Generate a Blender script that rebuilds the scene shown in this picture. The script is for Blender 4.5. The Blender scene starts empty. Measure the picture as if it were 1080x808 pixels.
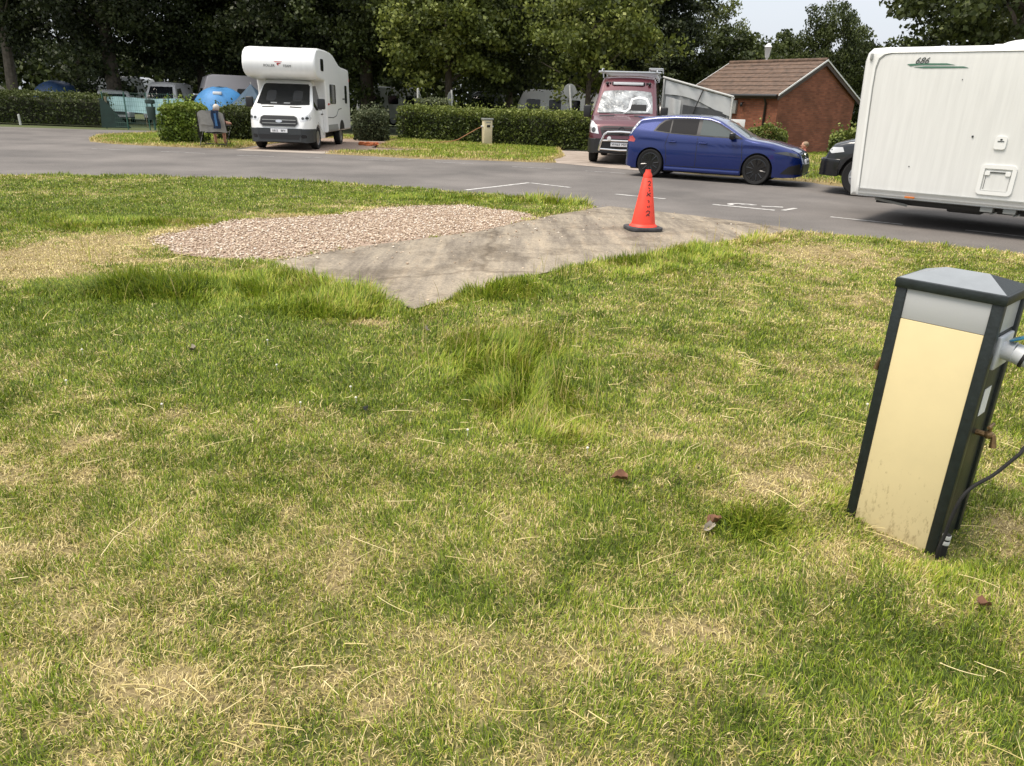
import bpy, bmesh, math, random
import numpy as np
from mathutils import Vector, Matrix
from mathutils.bvhtree import BVHTree

random.seed(7)
RNG = np.random.default_rng(11)
SC = bpy.context.scene
COL = SC.collection
PI = math.pi


# ------------------------------------------------------------------ tagging
def tag(o, label=None, cat=None, group=None, kind=None):
    if label: o['label'] = label
    if cat: o['category'] = cat
    if group: o['group'] = group
    if kind: o['kind'] = kind
    return o


def thing(name, loc, rz, label, cat, group=None):
    o = bpy.data.objects.new(name, None)
    COL.objects.link(o)
    o.empty_display_size = 0.2
    o.location = loc
    o.rotation_euler = (0, 0, rz)
    return tag(o, label, cat, group)


def link(name, me, parent=None):
    o = bpy.data.objects.new(name, me)
    COL.objects.link(o)
    if parent is not None: o.parent = parent
    return o


def copy_tree(o, parent=None):
    c = o.copy()
    COL.objects.link(c)
    if parent is not None: c.parent = parent
    for ch in list(o.children): copy_tree(ch, c)
    return c


# ------------------------------------------------------------------ materials
MATS = {}


def mat(name, col, rough=.6, metal=0., coat=0., spec=.5, var=0., vscale=8., bump=0., bscale=60., col2=None, trans=0.):
    if name in MATS: return MATS[name]
    m = bpy.data.materials.new(name); m.use_nodes = True
    nt = m.node_tree; b = nt.nodes['Principled BSDF']
    b.inputs['Base Color'].default_value = (*col, 1)
    b.inputs['Roughness'].default_value = rough
    b.inputs['Metallic'].default_value = metal
    b.inputs['Coat Weight'].default_value = coat
    b.inputs['Coat Roughness'].default_value = .04
    b.inputs['Specular IOR Level'].default_value = spec
    if trans: b.inputs['Transmission Weight'].default_value = trans
    tc = nt.nodes.new('ShaderNodeTexCoord')
    if var or col2:
        n = nt.nodes.new('ShaderNodeTexNoise'); n.inputs['Scale'].default_value = vscale
        n.inputs['Detail'].default_value = 6; n.inputs['Roughness'].default_value = .65
        nt.links.new(tc.outputs['Object'], n.inputs['Vector'])
        r = nt.nodes.new('ShaderNodeValToRGB')
        c2 = col2 or tuple(c * (1 - var) for c in col)
        r.color_ramp.elements[0].position = .35; r.color_ramp.elements[1].position = .62
        r.color_ramp.elements[0].color = (*c2, 1); r.color_ramp.elements[1].color = (*col, 1)
        nt.links.new(n.outputs['Fac'], r.inputs['Fac'])
        nt.links.new(r.outputs['Color'], b.inputs['Base Color'])
    if bump:
        n2 = nt.nodes.new('ShaderNodeTexNoise'); n2.inputs['Scale'].default_value = bscale
        n2.inputs['Detail'].default_value = 4
        nt.links.new(tc.outputs['Object'], n2.inputs['Vector'])
        bp = nt.nodes.new('ShaderNodeBump'); bp.inputs['Strength'].default_value = bump
        bp.inputs['Distance'].default_value = .02
        nt.links.new(n2.outputs['Fac'], bp.inputs['Height'])
        nt.links.new(bp.outputs['Normal'], b.inputs['Normal'])
    MATS[name] = m
    return m


def mat_attr(name, stops, rough=.7, transl=0., attr='tone', spec=.3):
    """colour from a per-face attribute through a ramp; optional translucency"""
    m = bpy.data.materials.new(name); m.use_nodes = True
    nt = m.node_tree; b = nt.nodes['Principled BSDF']; out = nt.nodes['Material Output']
    a = nt.nodes.new('ShaderNodeAttribute'); a.attribute_name = attr
    r = nt.nodes.new('ShaderNodeValToRGB')
    els = r.color_ramp.elements
    while len(els) < len(stops): els.new(.5)
    for e, (p, c) in zip(els, stops): e.position = p; e.color = (*c, 1)
    nt.links.new(a.outputs['Fac'], r.inputs['Fac'])
    nt.links.new(r.outputs['Color'], b.inputs['Base Color'])
    b.inputs['Roughness'].default_value = rough; b.inputs['Specular IOR Level'].default_value = spec
    if transl:
        t = nt.nodes.new('ShaderNodeBsdfTranslucent'); mx = nt.nodes.new('ShaderNodeMixShader')
        mx.inputs[0].default_value = transl
        nt.links.new(r.outputs['Color'], t.inputs['Color'])
        nt.links.new(b.outputs[0], mx.inputs[1]); nt.links.new(t.outputs[0], mx.inputs[2])
        nt.links.new(mx.outputs[0], out.inputs['Surface'])
    MATS[name] = m
    return m


M_WHITE = mat('white_paint', (.84, .85, .84), .28, coat=.25, var=.05, vscale=2.5)
M_GRP = mat('caravan_white', (.67, .678, .662), .38, var=.085, vscale=3., bump=.06, bscale=260)
M_GRPTRIM = mat('caravan_trim', (.72, .73, .715), .3)
M_GLASS = mat('dark_glass', (.012, .014, .016), .05, spec=.6)
M_TINT = mat('privacy_glass', (.022, .021, .021), .08, spec=.2)
M_CLEARISH = mat('window_glass', (.085, .10, .10), .06, spec=.3)
M_BLUE = mat('blue_paint', (.003, .017, .13), .26, metal=.4, coat=1., spec=.5)
M_MAROON = mat('maroon_paint', (.085, .014, .024), .32, metal=.25, coat=.9)
M_DGREY = mat('dark_grey_paint', (.022, .026, .032), .3, metal=.3, coat=.8)
M_BLACK = mat('black_plastic', (.012, .012, .013), .45)
M_BLACKG = mat('gloss_black', (.005, .005, .006), .2, coat=.25)
M_GREYPL = mat('grey_plastic', (.035, .04, .043), .5, var=.2, vscale=12)
M_RUBBER = mat('tyre_rubber', (.007, .007, .007), .8, var=.3, vscale=20)
M_CHROME = mat('bright_metal', (.7, .7, .7), .16, metal=1.)
M_ALU = mat('brushed_aluminium', (.55, .56, .57), .35, metal=.9)
M_SILVER = mat('silver_rim', (.42, .43, .44), .3, metal=.8)
M_LAMP = mat('lamp_lens', (.62, .64, .66), .06, coat=1., spec=.7)
M_LAMPD = mat('smoked_lens', (.06, .065, .07), .1, coat=.6)
M_TENTNAVY = mat('tent_navy', (.025, .07, .17), .6, var=.4, vscale=1.4)
M_REDL = mat('red_lens', (.42, .06, .06), .12, coat=.8)
M_AMBER = mat('amber_lens', (.55, .16, .03), .25)
M_PLATE = mat('plate_white', (.75, .76, .78), .4)
M_INK = mat('ink_black', (.012, .012, .014), .6)
M_RED = mat('emblem_red', (.35, .02, .015), .5)
M_WOOD = mat('weathered_wood', (.24, .19, .12), .85, var=.4, vscale=15)
M_POST = mat('post_white', (.55, .55, .53), .6, var=.2, vscale=9)
M_SIGNGREY = mat('sign_back_grey', (.28, .29, .28), .5, var=.15)
M_CREAM = mat('cream_panel', (.69, .58, .33), .5, bump=.03, bscale=320, var=.05, vscale=5)
M_CREAM2 = mat('cream_cabinet', (.62, .54, .36), .55, var=.1, vscale=6)
M_FRAME = mat('green_black_frame', (.012, .018, .019), .42, var=.4, vscale=30, bump=.08, bscale=90)
M_DIFF = mat('grey_diffuser', (.42, .43, .44), .35, bump=.05, bscale=300)
M_CAP = mat('grey_cap', (.22, .24, .255), .4, bump=.04, bscale=300, var=.12, vscale=10)
M_BRASS = mat('aged_brass', (.30, .19, .09), .45, metal=.7, var=.5, vscale=60)
M_SOCK = mat('socket_grey', (.5, .52, .54), .4)
M_SOCKB = mat('socket_blue', (.03, .16, .26), .3)
M_CONE = mat('cone_orange', (.84, .06, .03), .55, var=.22, vscale=6)
M_CONEB = mat('cone_base', (.06, .06, .065), .8, var=.5, vscale=14, bump=.2, bscale=60)
M_SKIN = mat('skin', (.52, .27, .19), .55)
M_HAIR = mat('fair_hair', (.30, .21, .13), .7, var=.4, vscale=40)
M_GREYHAIR = mat('grey_hair', (.55, .50, .44), .7, var=.3, vscale=40)
M_NAVY = mat('navy_cloth', (.018, .035, .075), .8)
M_BLUECLOTH = mat('blue_cloth', (.06, .17, .36), .8)
M_PINK = mat('coral_cloth', (.65, .16, .14), .85)
M_CHAIRG = mat('chair_canvas', (.36, .35, .32), .85, var=.2, vscale=8, bump=.2, bscale=30)
M_TENTBLUE = mat('tent_blue', (.06, .24, .52), .6, var=.3, vscale=1.4)
M_TENTDK = mat('tent_slate', (.045, .085, .13), .7, var=.3, vscale=2)
M_CREAMTENT = mat('cream_canvas', (.55, .52, .40), .8, var=.2, vscale=2)
M_TURQ = mat('turquoise_sheet', (.42, .64, .66), .6, var=.35, vscale=1.2)
M_AWNG = mat('awning_grey', (.33, .335, .335), .8, var=.25, vscale=2.0, bump=.5, bscale=3.5)
M_AWNW = mat('awning_white', (.52, .53, .53), .75, var=.1, vscale=2, bump=.4, bscale=4)
M_AWND = mat('awning_mesh', (.065, .068, .072), .7, var=.3, vscale=3)
M_SHIELD = mat('silver_screen', (.36, .38, .39), .22, metal=.25, var=.7, vscale=3.2, bump=.8, bscale=7)
M_LEAF = mat('dead_leaf', (.21, .095, .05), .7, var=.4, vscale=40)
M_LEAFG = mat('dry_leaf_grey', (.33, .29, .23), .7, var=.3, vscale=40)
M_BARK = mat('bark', (.085, .068, .05), .9, var=.5, vscale=7, bump=.6, bscale=18)
M_BARKP = mat('pale_bark', (.15, .125, .095), .9, var=.45, vscale=7, bump=.6, bscale=18)
M_TWIG = mat('hedge_twigs', (.022, .024, .012), .95)
M_GUTTER = mat('gutter_black', (.012, .012, .012), .35)
M_WHITEUPVC = mat('white_board', (.7, .71, .7), .5)
M_BOX = mat('cabinet_grey', (.26, .26, .25), .5)
M_ORANGE = mat('orange_plastic', (.72, .22, .08), .5, var=.3)
M_GREENNET = mat('fence_green', (.03, .10, .075), .6)
M_DECALG = mat('decal_green', (.06, .16, .11), .5)
M_DECALD = mat('decal_grey', (.05, .055, .055), .5)


# ------------------------------------------------------------------ mesh building
class MB:
    def __init__(s): s.bm = bmesh.new()

    def _add(s, verts, faces):
        vs = [s.bm.verts.new(v) for v in verts]
        out = []
        for f in faces:
            try: out.append(s.bm.faces.new([vs[i] for i in f]))
            except ValueError: pass
        return vs, out

    def box(s, x0, x1, y0, y1, z0, z1, bev=0., M=None, seg=2):
        t = bmesh.new()
        bmesh.ops.create_cube(t, size=1)
        for v in t.verts:
            v.co = Vector(((x0 + x1) / 2 + v.co.x * (x1 - x0), (y0 + y1) / 2 + v.co.y * (y1 - y0), (z0 + z1) / 2 + v.co.z * (z1 - z0)))
        if bev: bmesh.ops.bevel(t, geom=t.edges[:], offset=bev, segments=seg, affect='EDGES', profile=.5)
        s.merge(t, M); return s

    def merge(s, t, M=None):
        if M is not None: t.transform(M)
        me = bpy.data.meshes.new('tmp'); t.to_mesh(me); t.free()
        s.bm.from_mesh(me); bpy.data.meshes.remove(me)

    def merge_mesh(s, me, M=None):
        t = bmesh.new(); t.from_mesh(me); s.merge(t, M); return s

    def prism(s, poly, axis, a, b, bev=0., seg=3, M=None):
        """poly in the plane normal to axis, extruded a..b"""
        t = bmesh.new()
        def P(p, h):
            return {'x': (h, p[0], p[1]), 'y': (p[0], h, p[1]), 'z': (p[0], p[1], h)}[axis]
        lo = [t.verts.new(P(p, a)) for p in poly]; hi = [t.verts.new(P(p, b)) for p in poly]
        n = len(poly)
        f1 = t.faces.new(lo); f2 = t.faces.new(hi)
        for i in range(n): t.faces.new([lo[i], lo[(i + 1) % n], hi[(i + 1) % n], hi[i]])
        bmesh.ops.recalc_face_normals(t, faces=t.faces[:])
        if bev:
            es = list({e for f in (f1, f2) for e in f.edges})
            bmesh.ops.bevel(t, geom=es, offset=bev, segments=seg, affect='EDGES', profile=.5)
        s.merge(t, M); return s

    def tube(s, pts, r, n=8, cap=True, r1=None):
        pts = [Vector(p) for p in pts]; k = len(pts)
        rings = []
        up = Vector((0, 0, 1))
        prev = None
        for i, p in enumerate(pts):
            d = (pts[min(i + 1, k - 1)] - pts[max(i - 1, 0)]).normalized()
            if prev is None:
                u = d.cross(up)
                if u.length < 1e-3: u = d.cross(Vector((1, 0, 0)))
            else:
                u = prev - d * prev.dot(d)
            u.normalize(); prev = u; w = d.cross(u)
            rr = r[i] if isinstance(r, (list, tuple)) else (r if r1 is None else r + (r1 - r) * i / (k - 1))
            rings.append([s.bm.verts.new(p + (u * math.cos(2 * PI * j / n) + w * math.sin(2 * PI * j / n)) * rr) for j in range(n)])
        for a, b in zip(rings, rings[1:]):
            for j in range(n): s.bm.faces.new([a[j], a[(j + 1) % n], b[(j + 1) % n], b[j]])
        if cap:
            s.bm.faces.new(list(reversed(rings[0]))); s.bm.faces.new(rings[-1])
        return s

    def lathe(s, prof, n=28, axis='z', c=(0, 0, 0), closed=False):
        c = Vector(c); rings = []
        for r, h in prof:
            ring = []
            for j in range(n):
                a = 2 * PI * j / n; u, w = r * math.cos(a), r * math.sin(a)
                v = {'z': (u, w, h), 'y': (u, h, w), 'x': (h, u, w)}[axis]
                ring.append(s.bm.verts.new(c + Vector(v)))
            rings.append(ring)
        prs = list(zip(rings, rings[1:])) + ([(rings[-1], rings[0])] if closed else [])
        for a, b in prs:
            for j in range(n): s.bm.faces.new([a[j], a[(j + 1) % n], b[(j + 1) % n], b[j]])
        if not closed:
            if prof[0][0] > 1e-6: s.bm.faces.new(list(reversed(rings[0])))
            if prof[-1][0] > 1e-6: s.bm.faces.new(rings[-1])
        return s

    def ball(s, c, rad, sub=2, M=None):
        t = bmesh.new(); bmesh.ops.create_icosphere(t, subdivisions=sub, radius=1)
        for v in t.verts: v.co = Vector((c[0] + v.co.x * rad[0], c[1] + v.co.y * rad[1], c[2] + v.co.z * rad[2]))
        s.merge(t, M); return s

    def quad(s, pts): s._add(pts, [list(range(len(pts)))]); return s

    def mesh(s, name, m, angle=35, recalc=True):
        bmesh.ops.remove_doubles(s.bm, verts=s.bm.verts[:], dist=1e-5)
        if recalc: bmesh.ops.recalc_face_normals(s.bm, faces=s.bm.faces[:])
        me = bpy.data.meshes.new(name); s.bm.to_mesh(me); s.bm.free()
        if m is not None: me.materials.append(m)
        me.polygons.foreach_set('use_smooth', [True] * len(me.polygons))
        me.set_sharp_from_angle(angle=math.radians(angle))
        return me

    def build(s, name, m, parent=None, angle=35, recalc=True):
        return link(name, s.mesh(name, m, angle, recalc), parent)


def text_mesh(txt, size, m, name='lettering', depth=.002, shear=0.):
    cu = bpy.data.curves.new('t', 'FONT'); cu.body = txt; cu.size = size; cu.extrude = depth; cu.shear = shear
    cu.align_x = 'CENTER'; cu.align_y = 'CENTER'; cu.resolution_u = 3
    o = bpy.data.objects.new('t', cu); COL.objects.link(o)
    bpy.context.view_layer.update()
    dg = bpy.context.evaluated_depsgraph_get()
    me = bpy.data.meshes.new_from_object(o.evaluated_get(dg)); me.name = name
    bpy.data.objects.remove(o); bpy.data.curves.remove(cu)
    me.materials.clear(); me.materials.append(m)
    return me


def text(txt, size, m, parent, M, name='lettering', shear=0., depth=.002):
    o = link(name, text_mesh(txt, size, m, name, depth, shear), parent)
    o.matrix_local = M
    return o


def face_front(x, y, z):   # text readable when looking along -x (towards the front of a vehicle whose nose is +x)
    return Matrix.Translation((x, y, z)) @ Matrix(((0, 0, 1, 0), (1, 0, 0, 0), (0, 1, 0, 0), (0, 0, 0, 1)))


def np_mesh(name, V, F, m, tone=None):
    """V (n,3); F (k,q) all faces with q corners; tone per face"""
    me = bpy.data.meshes.new(name)
    V = np.ascontiguousarray(V, np.float32); F = np.ascontiguousarray(F, np.int32)
    k, q = F.shape
    me.vertices.add(len(V)); me.vertices.foreach_set('co', V.ravel())
    me.loops.add(k * q); me.loops.foreach_set('vertex_index', F.ravel())
    me.polygons.add(k); me.polygons.foreach_set('loop_start', np.arange(0, k * q, q, dtype=np.int32))
    me.update(calc_edges=True)
    if tone is not None:
        a = me.attributes.new('tone', 'FLOAT', 'FACE'); a.data.foreach_set('value', np.ascontiguousarray(tone, np.float32))
    if m is not None: me.materials.append(m)
    return me


# ------------------------------------------------------------------ noise helpers
def make_noise(seed, n=256):
    g = np.random.default_rng(seed).random((n, n))
    def f(x, y):
        xi = np.floor(x).astype(int); yi = np.floor(y).astype(int)
        fx = x - xi; fy = y - yi; fx = fx * fx * (3 - 2 * fx); fy = fy * fy * (3 - 2 * fy)
        a = g[xi % n, yi % n]; b = g[(xi + 1) % n, yi % n]; c = g[xi % n, (yi + 1) % n]; d = g[(xi + 1) % n, (yi + 1) % n]
        return (a * (1 - fx) + b * fx) * (1 - fy) + (c * (1 - fx) + d * fx) * fy
    return f


_n = [make_noise(i) for i in range(6)]


def fbm(x, y, s, k=0, o=4):
    v = 0; a = .5; t = 0
    for i in range(o):
        v = v + a * _n[(k + i) % 6](x * s + 17.3 * k, y * s + 9.1 * i); t += a; a *= .55; s *= 2.03
    return v / t


def inside(poly, x, y):
    r = np.zeros(x.shape, bool); n = len(poly)
    for i in range(n):
        (x0, y0), (x1, y1) = poly[i], poly[(i + 1) % n]
        if y0 == y1: continue
        c = ((y0 > y) != (y1 > y)) & (x < (x1 - x0) * (y - y0) / (y1 - y0) + x0)
        r ^= c
    return r


def dist_poly(poly, x, y):
    d = np.full(x.shape, 1e9); n = len(poly)
    for i in range(n):
        (x0, y0), (x1, y1) = poly[i], poly[(i + 1) % n]
        dx, dy = x1 - x0, y1 - y0; L = dx * dx + dy * dy + 1e-9
        t = np.clip(((x - x0) * dx + (y - y0) * dy) / L, 0, 1)
        d = np.minimum(d, np.hypot(x - x0 - t * dx, y - y0 - t * dy))
    return d


def sd(poly, x, y):      # positive inside
    return np.where(inside(poly, x, y), 1, -1) * dist_poly(poly, x, y)


def sheet(name, poly, z, m, label=None):
    b = MB(); b.quad([(p[0], p[1], z) for p in poly])
    bmesh.ops.triangulate(b.bm, faces=b.bm.faces[:])
    o = b.build(name, m)
    for p in o.data.polygons:
        if p.normal.z < 0: p.flip()
    return tag(o, kind='structure')


def dirty_panel(m):
    """mud splashes and scuffs with their own shape, thicker low down on the panel"""
    nt = m.node_tree; b = nt.nodes['Principled BSDF']; src = b.inputs['Base Color'].links[0].from_socket
    tc = nt.nodes.new('ShaderNodeTexCoord'); sp = nt.nodes.new('ShaderNodeSeparateXYZ'); nt.links.new(tc.outputs['Object'], sp.inputs[0])
    n = nt.nodes.new('ShaderNodeTexNoise'); n.inputs['Scale'].default_value = 34; n.inputs['Detail'].default_value = 8; n.inputs['Roughness'].default_value = .75
    mp = nt.nodes.new('ShaderNodeMapping'); mp.inputs['Scale'].default_value = (1.5, 1.5, .6); nt.links.new(tc.outputs['Object'], mp.inputs[0]); nt.links.new(mp.outputs[0], n.inputs['Vector'])
    mr = nt.nodes.new('ShaderNodeMapRange'); mr.inputs['From Min'].default_value = .0; mr.inputs['From Max'].default_value = .55; mr.inputs['To Min'].default_value = .12; mr.inputs['To Max'].default_value = -.06
    nt.links.new(sp.outputs['Z'], mr.inputs['Value'])
    ad = nt.nodes.new('ShaderNodeMath'); ad.operation = 'ADD'; nt.links.new(n.outputs['Fac'], ad.inputs[0]); nt.links.new(mr.outputs[0], ad.inputs[1])
    r = nt.nodes.new('ShaderNodeValToRGB'); r.color_ramp.elements[0].position = .62; r.color_ramp.elements[1].position = .74
    r.color_ramp.elements[0].color = (0, 0, 0, 1); r.color_ramp.elements[1].color = (.55, .55, .55, 1); nt.links.new(ad.outputs[0], r.inputs['Fac'])
    mx = nt.nodes.new('ShaderNodeMix'); mx.data_type = 'RGBA'; mx.inputs['B'].default_value = (.22, .15, .07, 1)
    nt.links.new(r.outputs['Color'], mx.inputs['Factor']); nt.links.new(src, mx.inputs['A']); nt.links.new(mx.outputs['Result'], b.inputs['Base Color'])


def streaky(m, sc):
    nt = m.node_tree
    tc = next(n for n in nt.nodes if n.type == 'TEX_COORD'); nz = next(n for n in nt.nodes if n.type == 'TEX_NOISE')
    mp = nt.nodes.new('ShaderNodeMapping'); mp.inputs['Scale'].default_value = sc
    nt.links.new(tc.outputs['Object'], mp.inputs[0]); nt.links.new(mp.outputs[0], nz.inputs['Vector'])


streaky(M_GRP, (5, 5, .30))
streaky(M_WHITE, (4, 4, .4))
dirty_panel(M_CREAM)

# ================================================================== camera, light, sky
CAM_H = 1.48; F_PX = 765.
PITCH = math.atan((404 - 112.6) / F_PX); ROLL = math.radians(1.95)
cam = bpy.data.objects.new('camera', bpy.data.cameras.new('camera')); COL.objects.link(cam)
cam.data.sensor_width = 36; cam.data.lens = F_PX / 1080 * 36; cam.data.clip_end = 2000; cam.data.clip_start = .05
cam.matrix_world = Matrix.Translation((0, 0, CAM_H)) @ Matrix.Rotation(PI / 2 - PITCH, 4, 'X') @ Matrix.Rotation(ROLL, 4, 'Z')
SC.camera = cam

SUN_EL = math.radians(62); SUN_AZ = Vector((-.93, -.37))
w = bpy.data.worlds.new('World'); SC.world = w; w.use_nodes = True
nt = w.node_tree; bg = nt.nodes['Background']; bg.inputs['Strength'].default_value = .105
sky = nt.nodes.new('ShaderNodeTexSky'); sky.sky_type = 'NISHITA'; sky.sun_disc = False
sky.sun_elevation = SUN_EL; sky.sun_rotation = math.atan2(SUN_AZ.x, SUN_AZ.y)
sky.air_density = 1.2; sky.dust_density = 2.5; sky.ozone_density = 1.2
tcw = nt.nodes.new('ShaderNodeTexCoord'); mpw = nt.nodes.new('ShaderNodeMapping'); mpw.inputs['Scale'].default_value = (1.2, 1.2, 4.5)
nw = nt.nodes.new('ShaderNodeTexNoise'); nw.inputs['Scale'].default_value = 1.7; nw.inputs['Detail'].default_value = 7
rw = nt.nodes.new('ShaderNodeValToRGB'); rw.color_ramp.elements[0].position = .30; rw.color_ramp.elements[1].position = .60
rw.color_ramp.elements[0].color = (.62, .62, .62, 1); rw.color_ramp.elements[1].color = (.96, .96, .96, 1)
mxw = nt.nodes.new('ShaderNodeMix'); mxw.data_type = 'RGBA'; 
spw = nt.nodes.new('ShaderNodeSeparateXYZ'); nt.links.new(tcw.outputs['Generated'], spw.inputs[0])
rgw = nt.nodes.new('ShaderNodeValToRGB'); rgw.color_ramp.elements[0].position = 0; rgw.color_ramp.elements[1].position = .9
rgw.color_ramp.elements[0].color = (3.2, 3.4, 3.75, 1); rgw.color_ramp.elements[1].color = (7.9, 7.9, 7.9, 1)
nt.links.new(spw.outputs['Z'], rgw.inputs['Fac']); nt.links.new(rgw.outputs['Color'], mxw.inputs['B'])
nt.links.new(tcw.outputs['Generated'], mpw.inputs['Vector']); nt.links.new(mpw.outputs['Vector'], nw.inputs['Vector'])
nt.links.new(nw.outputs['Fac'], rw.inputs['Fac']); nt.links.new(rw.outputs['Color'], mxw.inputs['Factor'])
nt.links.new(sky.outputs['Color'], mxw.inputs['A']); nt.links.new(mxw.outputs['Result'], bg.inputs['Color'])

sun = bpy.data.objects.new('sun', bpy.data.lights.new('sun', 'SUN')); COL.objects.link(sun)
sun.data.energy = 2.0; sun.data.angle = math.radians(26); sun.data.color = (1., .90, .78)
sd_ = Vector((SUN_AZ.x * math.cos(SUN_EL), SUN_AZ.y * math.cos(SUN_EL), math.sin(SUN_EL)))
sun.rotation_euler = sd_.to_track_quat('Z', 'Y').to_euler()
SC.view_settings.view_transform = 'Standard'; SC.view_settings.look = 'None'
SC.view_settings.gamma = 1; SC.view_settings.use_curve_mapping = False; SC.view_settings.exposure = 1.06
SC.render.engine = 'CYCLES'
SC.cycles.max_bounces = 6; SC.cycles.diffuse_bounces = 3; SC.cycles.glossy_bounces = 3; SC.cycles.transparent_max_bounces = 6

# ================================================================== ground, road, lawns
ROAD = [(-70, 6), (-40, 9), (-6, 12.6), (1, 10.6), (5, 8), (20, -4), (45, -25), (70, -25), (32, 4), (14, 13), (9, 17.0), (7.5, 19), (5, 21),
        (3.8, 28.6), (0.5, 28.6), (0, 23), (-8, 25), (-8.8, 30), (-12, 34.6), (-18.2, 32.4), (-25, 32.1), (-70, 30)]
LAWN = [(-60, -6), (-60, 8.6), (-40, 10.5), (-20, 12.3), (-13, 13.3), (-9.53, 13.7), (-7.25, 14.37), (-4.57, 14.57), (-1.69, 13.75), (0, 12.9),
        (1.3, 12.0), (1.45, 11.9), (2.6, 11.1), (3.85, 10.05), (6.18, 8.89), (9, 7.3), (14, 4), (22, -2), (26, -6)]
PAD = [(-2.44, 6.91), (-1.64, 7.93), (-0.49, 9.13), (0.34, 10.6), (1.18, 11.75), (1.5, 12.15), (2.7, 11.35), (3.95, 10.25), (2.6, 9.08), (1.78, 8.27),
       (0.73, 7.35), (0.06, 6.6), (-0.42, 5.88), (-0.77, 5.38), (-1.14, 5.72), (-1.66, 6.11)]
GRAVEL = [(-2.44, 6.91), (-1.64, 7.93), (-0.49, 9.13), (0.36, 10.63), (-0.09, 11.06), (-0.93, 11.62), (-2.01, 11.0), (-2.44, 10.18), (-3.58, 9.38),
          (-3.85, 8.56), (-3.97, 7.89), (-3.44, 7.17), (-2.89, 6.97)]
V_ISLAND = [(-14.5, 25.6), (-13.75, 24.2), (-12.2, 23.35), (-10.6, 23.1), (-8.7, 23.25), (-8.5, 33), (-13, 33.2), (-14.9, 31), (-15.3, 27.5)]
V_MID = [(-5.85, 22.35), (-4.4, 22.0), (-2.8, 21.6), (-1.3, 21.85), (1.1, 21.8), (1.0, 22.6), (1.5, 25.2), (1.6, 36), (-8.45, 36), (-8.45, 31.6), (-5.3, 31.6), (-5.0, 26.2), (-3.4, 25.6), (-3.1, 24.9), (-5.5, 23.4)]
V_RIGHT = [(3.9, 21.2), (4.3, 19.7), (5.1, 19.05), (6.9, 18.3), (7.45, 17.3), (9, 16.1), (14, 12.4), (32, 2), (60, -10), (60, 45), (4.2, 45)]
MHPITCH = [(-8.45, 23.2), (-5.9, 23.3), (-3.2, 24.9), (-3.5, 25.6), (-5.1, 26.1), (-5.4, 31.5), (-8.4, 31.5)]

GAUSS_DRY = [(3.4, 8.57, .9, .5, .5), (3.75, 8.07, .7, .4, .4), (1.22, 2.80, .22, .28, .75), (1.05, 2.69, .15, .12, .5), (1.22, 2.25, .22, .15, .55), (.75, 3.21, .12, .06, .6),
             (-1.08, 4.95, .17, .1, 1.), (-1.53, 2.09, .35, .2, .35), (-1.91, 2.65, .5, .3, .3), (-1.1, 1.8, .3, .15, .2), (-.1, 1.66, .4, .14, .3), (.53, 1.75, .22, .12, .4),
             (-.75, 1.47, .4, .15, .35), (1.97, 2.5, .1, .1, .6), (4.21, 9.73, 1., .3, .3), (-7.1, 11.4, 1.2, .25, .5), (-8, 13.4, 1.6, .3, .45),
             (-.56, 2.06, .25, .15, .25), (3.24, 6.12, .6, .5, .4), (2.46, 5.07, .5, .3, .35), (-1.67, 3.25, .5, .25, .25), (-4.4, 7.1, .7, 1.0, 1.1), (-4.2, 6.2, .6, .25, .9),
             (-3.9, 8.4, .3, .6, 1.), (-3.2, 9.9, .8, .18, .9), (-2.3, 10.9, .8, .15, .7), (-3.4, 6.75, .5, .18, .6), (-5, 5.9, .7, .25, .7)]
GAUSS_LUSH = [(-3.64, 4.93, .8, .4, .3), (-2.6, 5.4, .7, .35, .5), (-1.6, 5.2, .5, .3, .5), (-1.8, 4.5, .8, .4, .4), (0, 3.9, .5, .5, .25), (1.08, 2.5, .14, .12, .5), (.88, 2.35, .15, .12, .5),
              (.66, 6.4, .8, .5, .25), (1.31, 10.8, .5, .3, .3), (1.57, 2.08, .2, .14, .4), (1.3, 1.75, .25, .18, .4), (-1.29, 3.82, .6, .4, .3), (-6, 9.5, 2.2, 2.2, .35), (-1.5, 12.7, 3, .9, .4), (1.9, 8.0, .6, .7, .25),
              (2.1, 2.15, .25, .3, .4), (.55, 2.75, .3, .3, .25)]
GAUSS_TALL = [(-.05, 4.3, .32, .45, .10), (.1, 3.55, .25, .25, .07), (.28, 3.2, .18, .15, .05), (-3.0, 5.65, .55, .25, .16), (-1.6, 5.45, .6, .28, .09), (-2.3, 6.0, .7, .3, .07),
              (1.2, 7.4, .5, .6, .05), (1.9, 8.2, .5, .5, .08), (-.1, 6.0, .4, .3, .07), (.7, 12.5, .7, .25, .14), (.9, 12.2, .4, .2, .1), (.95, 2.42, .14, .12, .05), (1.55, 2.16, .16, .08, .045), (1.36, 2.62, .12, .1, .04),
              (3.0, 9.4, .3, .4, .09), (-4.8, 9.0, 1.0, .25, .05), (-5.2, 8.4, .5, .2, .04), (-1.4, 12.4, 1.2, .4, .05), (-1.3, 5.2, .35, .2, .06), (-1.6, 5.95, .35, .25, .10), (-1.1, 5.55, .2, .15, .09), (-.35, 5.75, .12, .2, .06)]


def gauss(lst, x, y):
    v = np.zeros(x.shape)
    for gx, gy, rx, ry, s in lst: v += s * np.exp(-((x - gx) / rx) ** 2 - ((y - gy) / ry) ** 2)
    return v


def lawn_s(x, y):
    s = sd(LAWN, x, y)
    wob = .34 * (fbm(x, y, 1.7, 2) - .5) + .14 * (fbm(x, y, 6., 4) - .5)
    return np.minimum(np.minimum(s, -sd(PAD, x, y)), -sd(GRAVEL, x, y)) + wob


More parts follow.
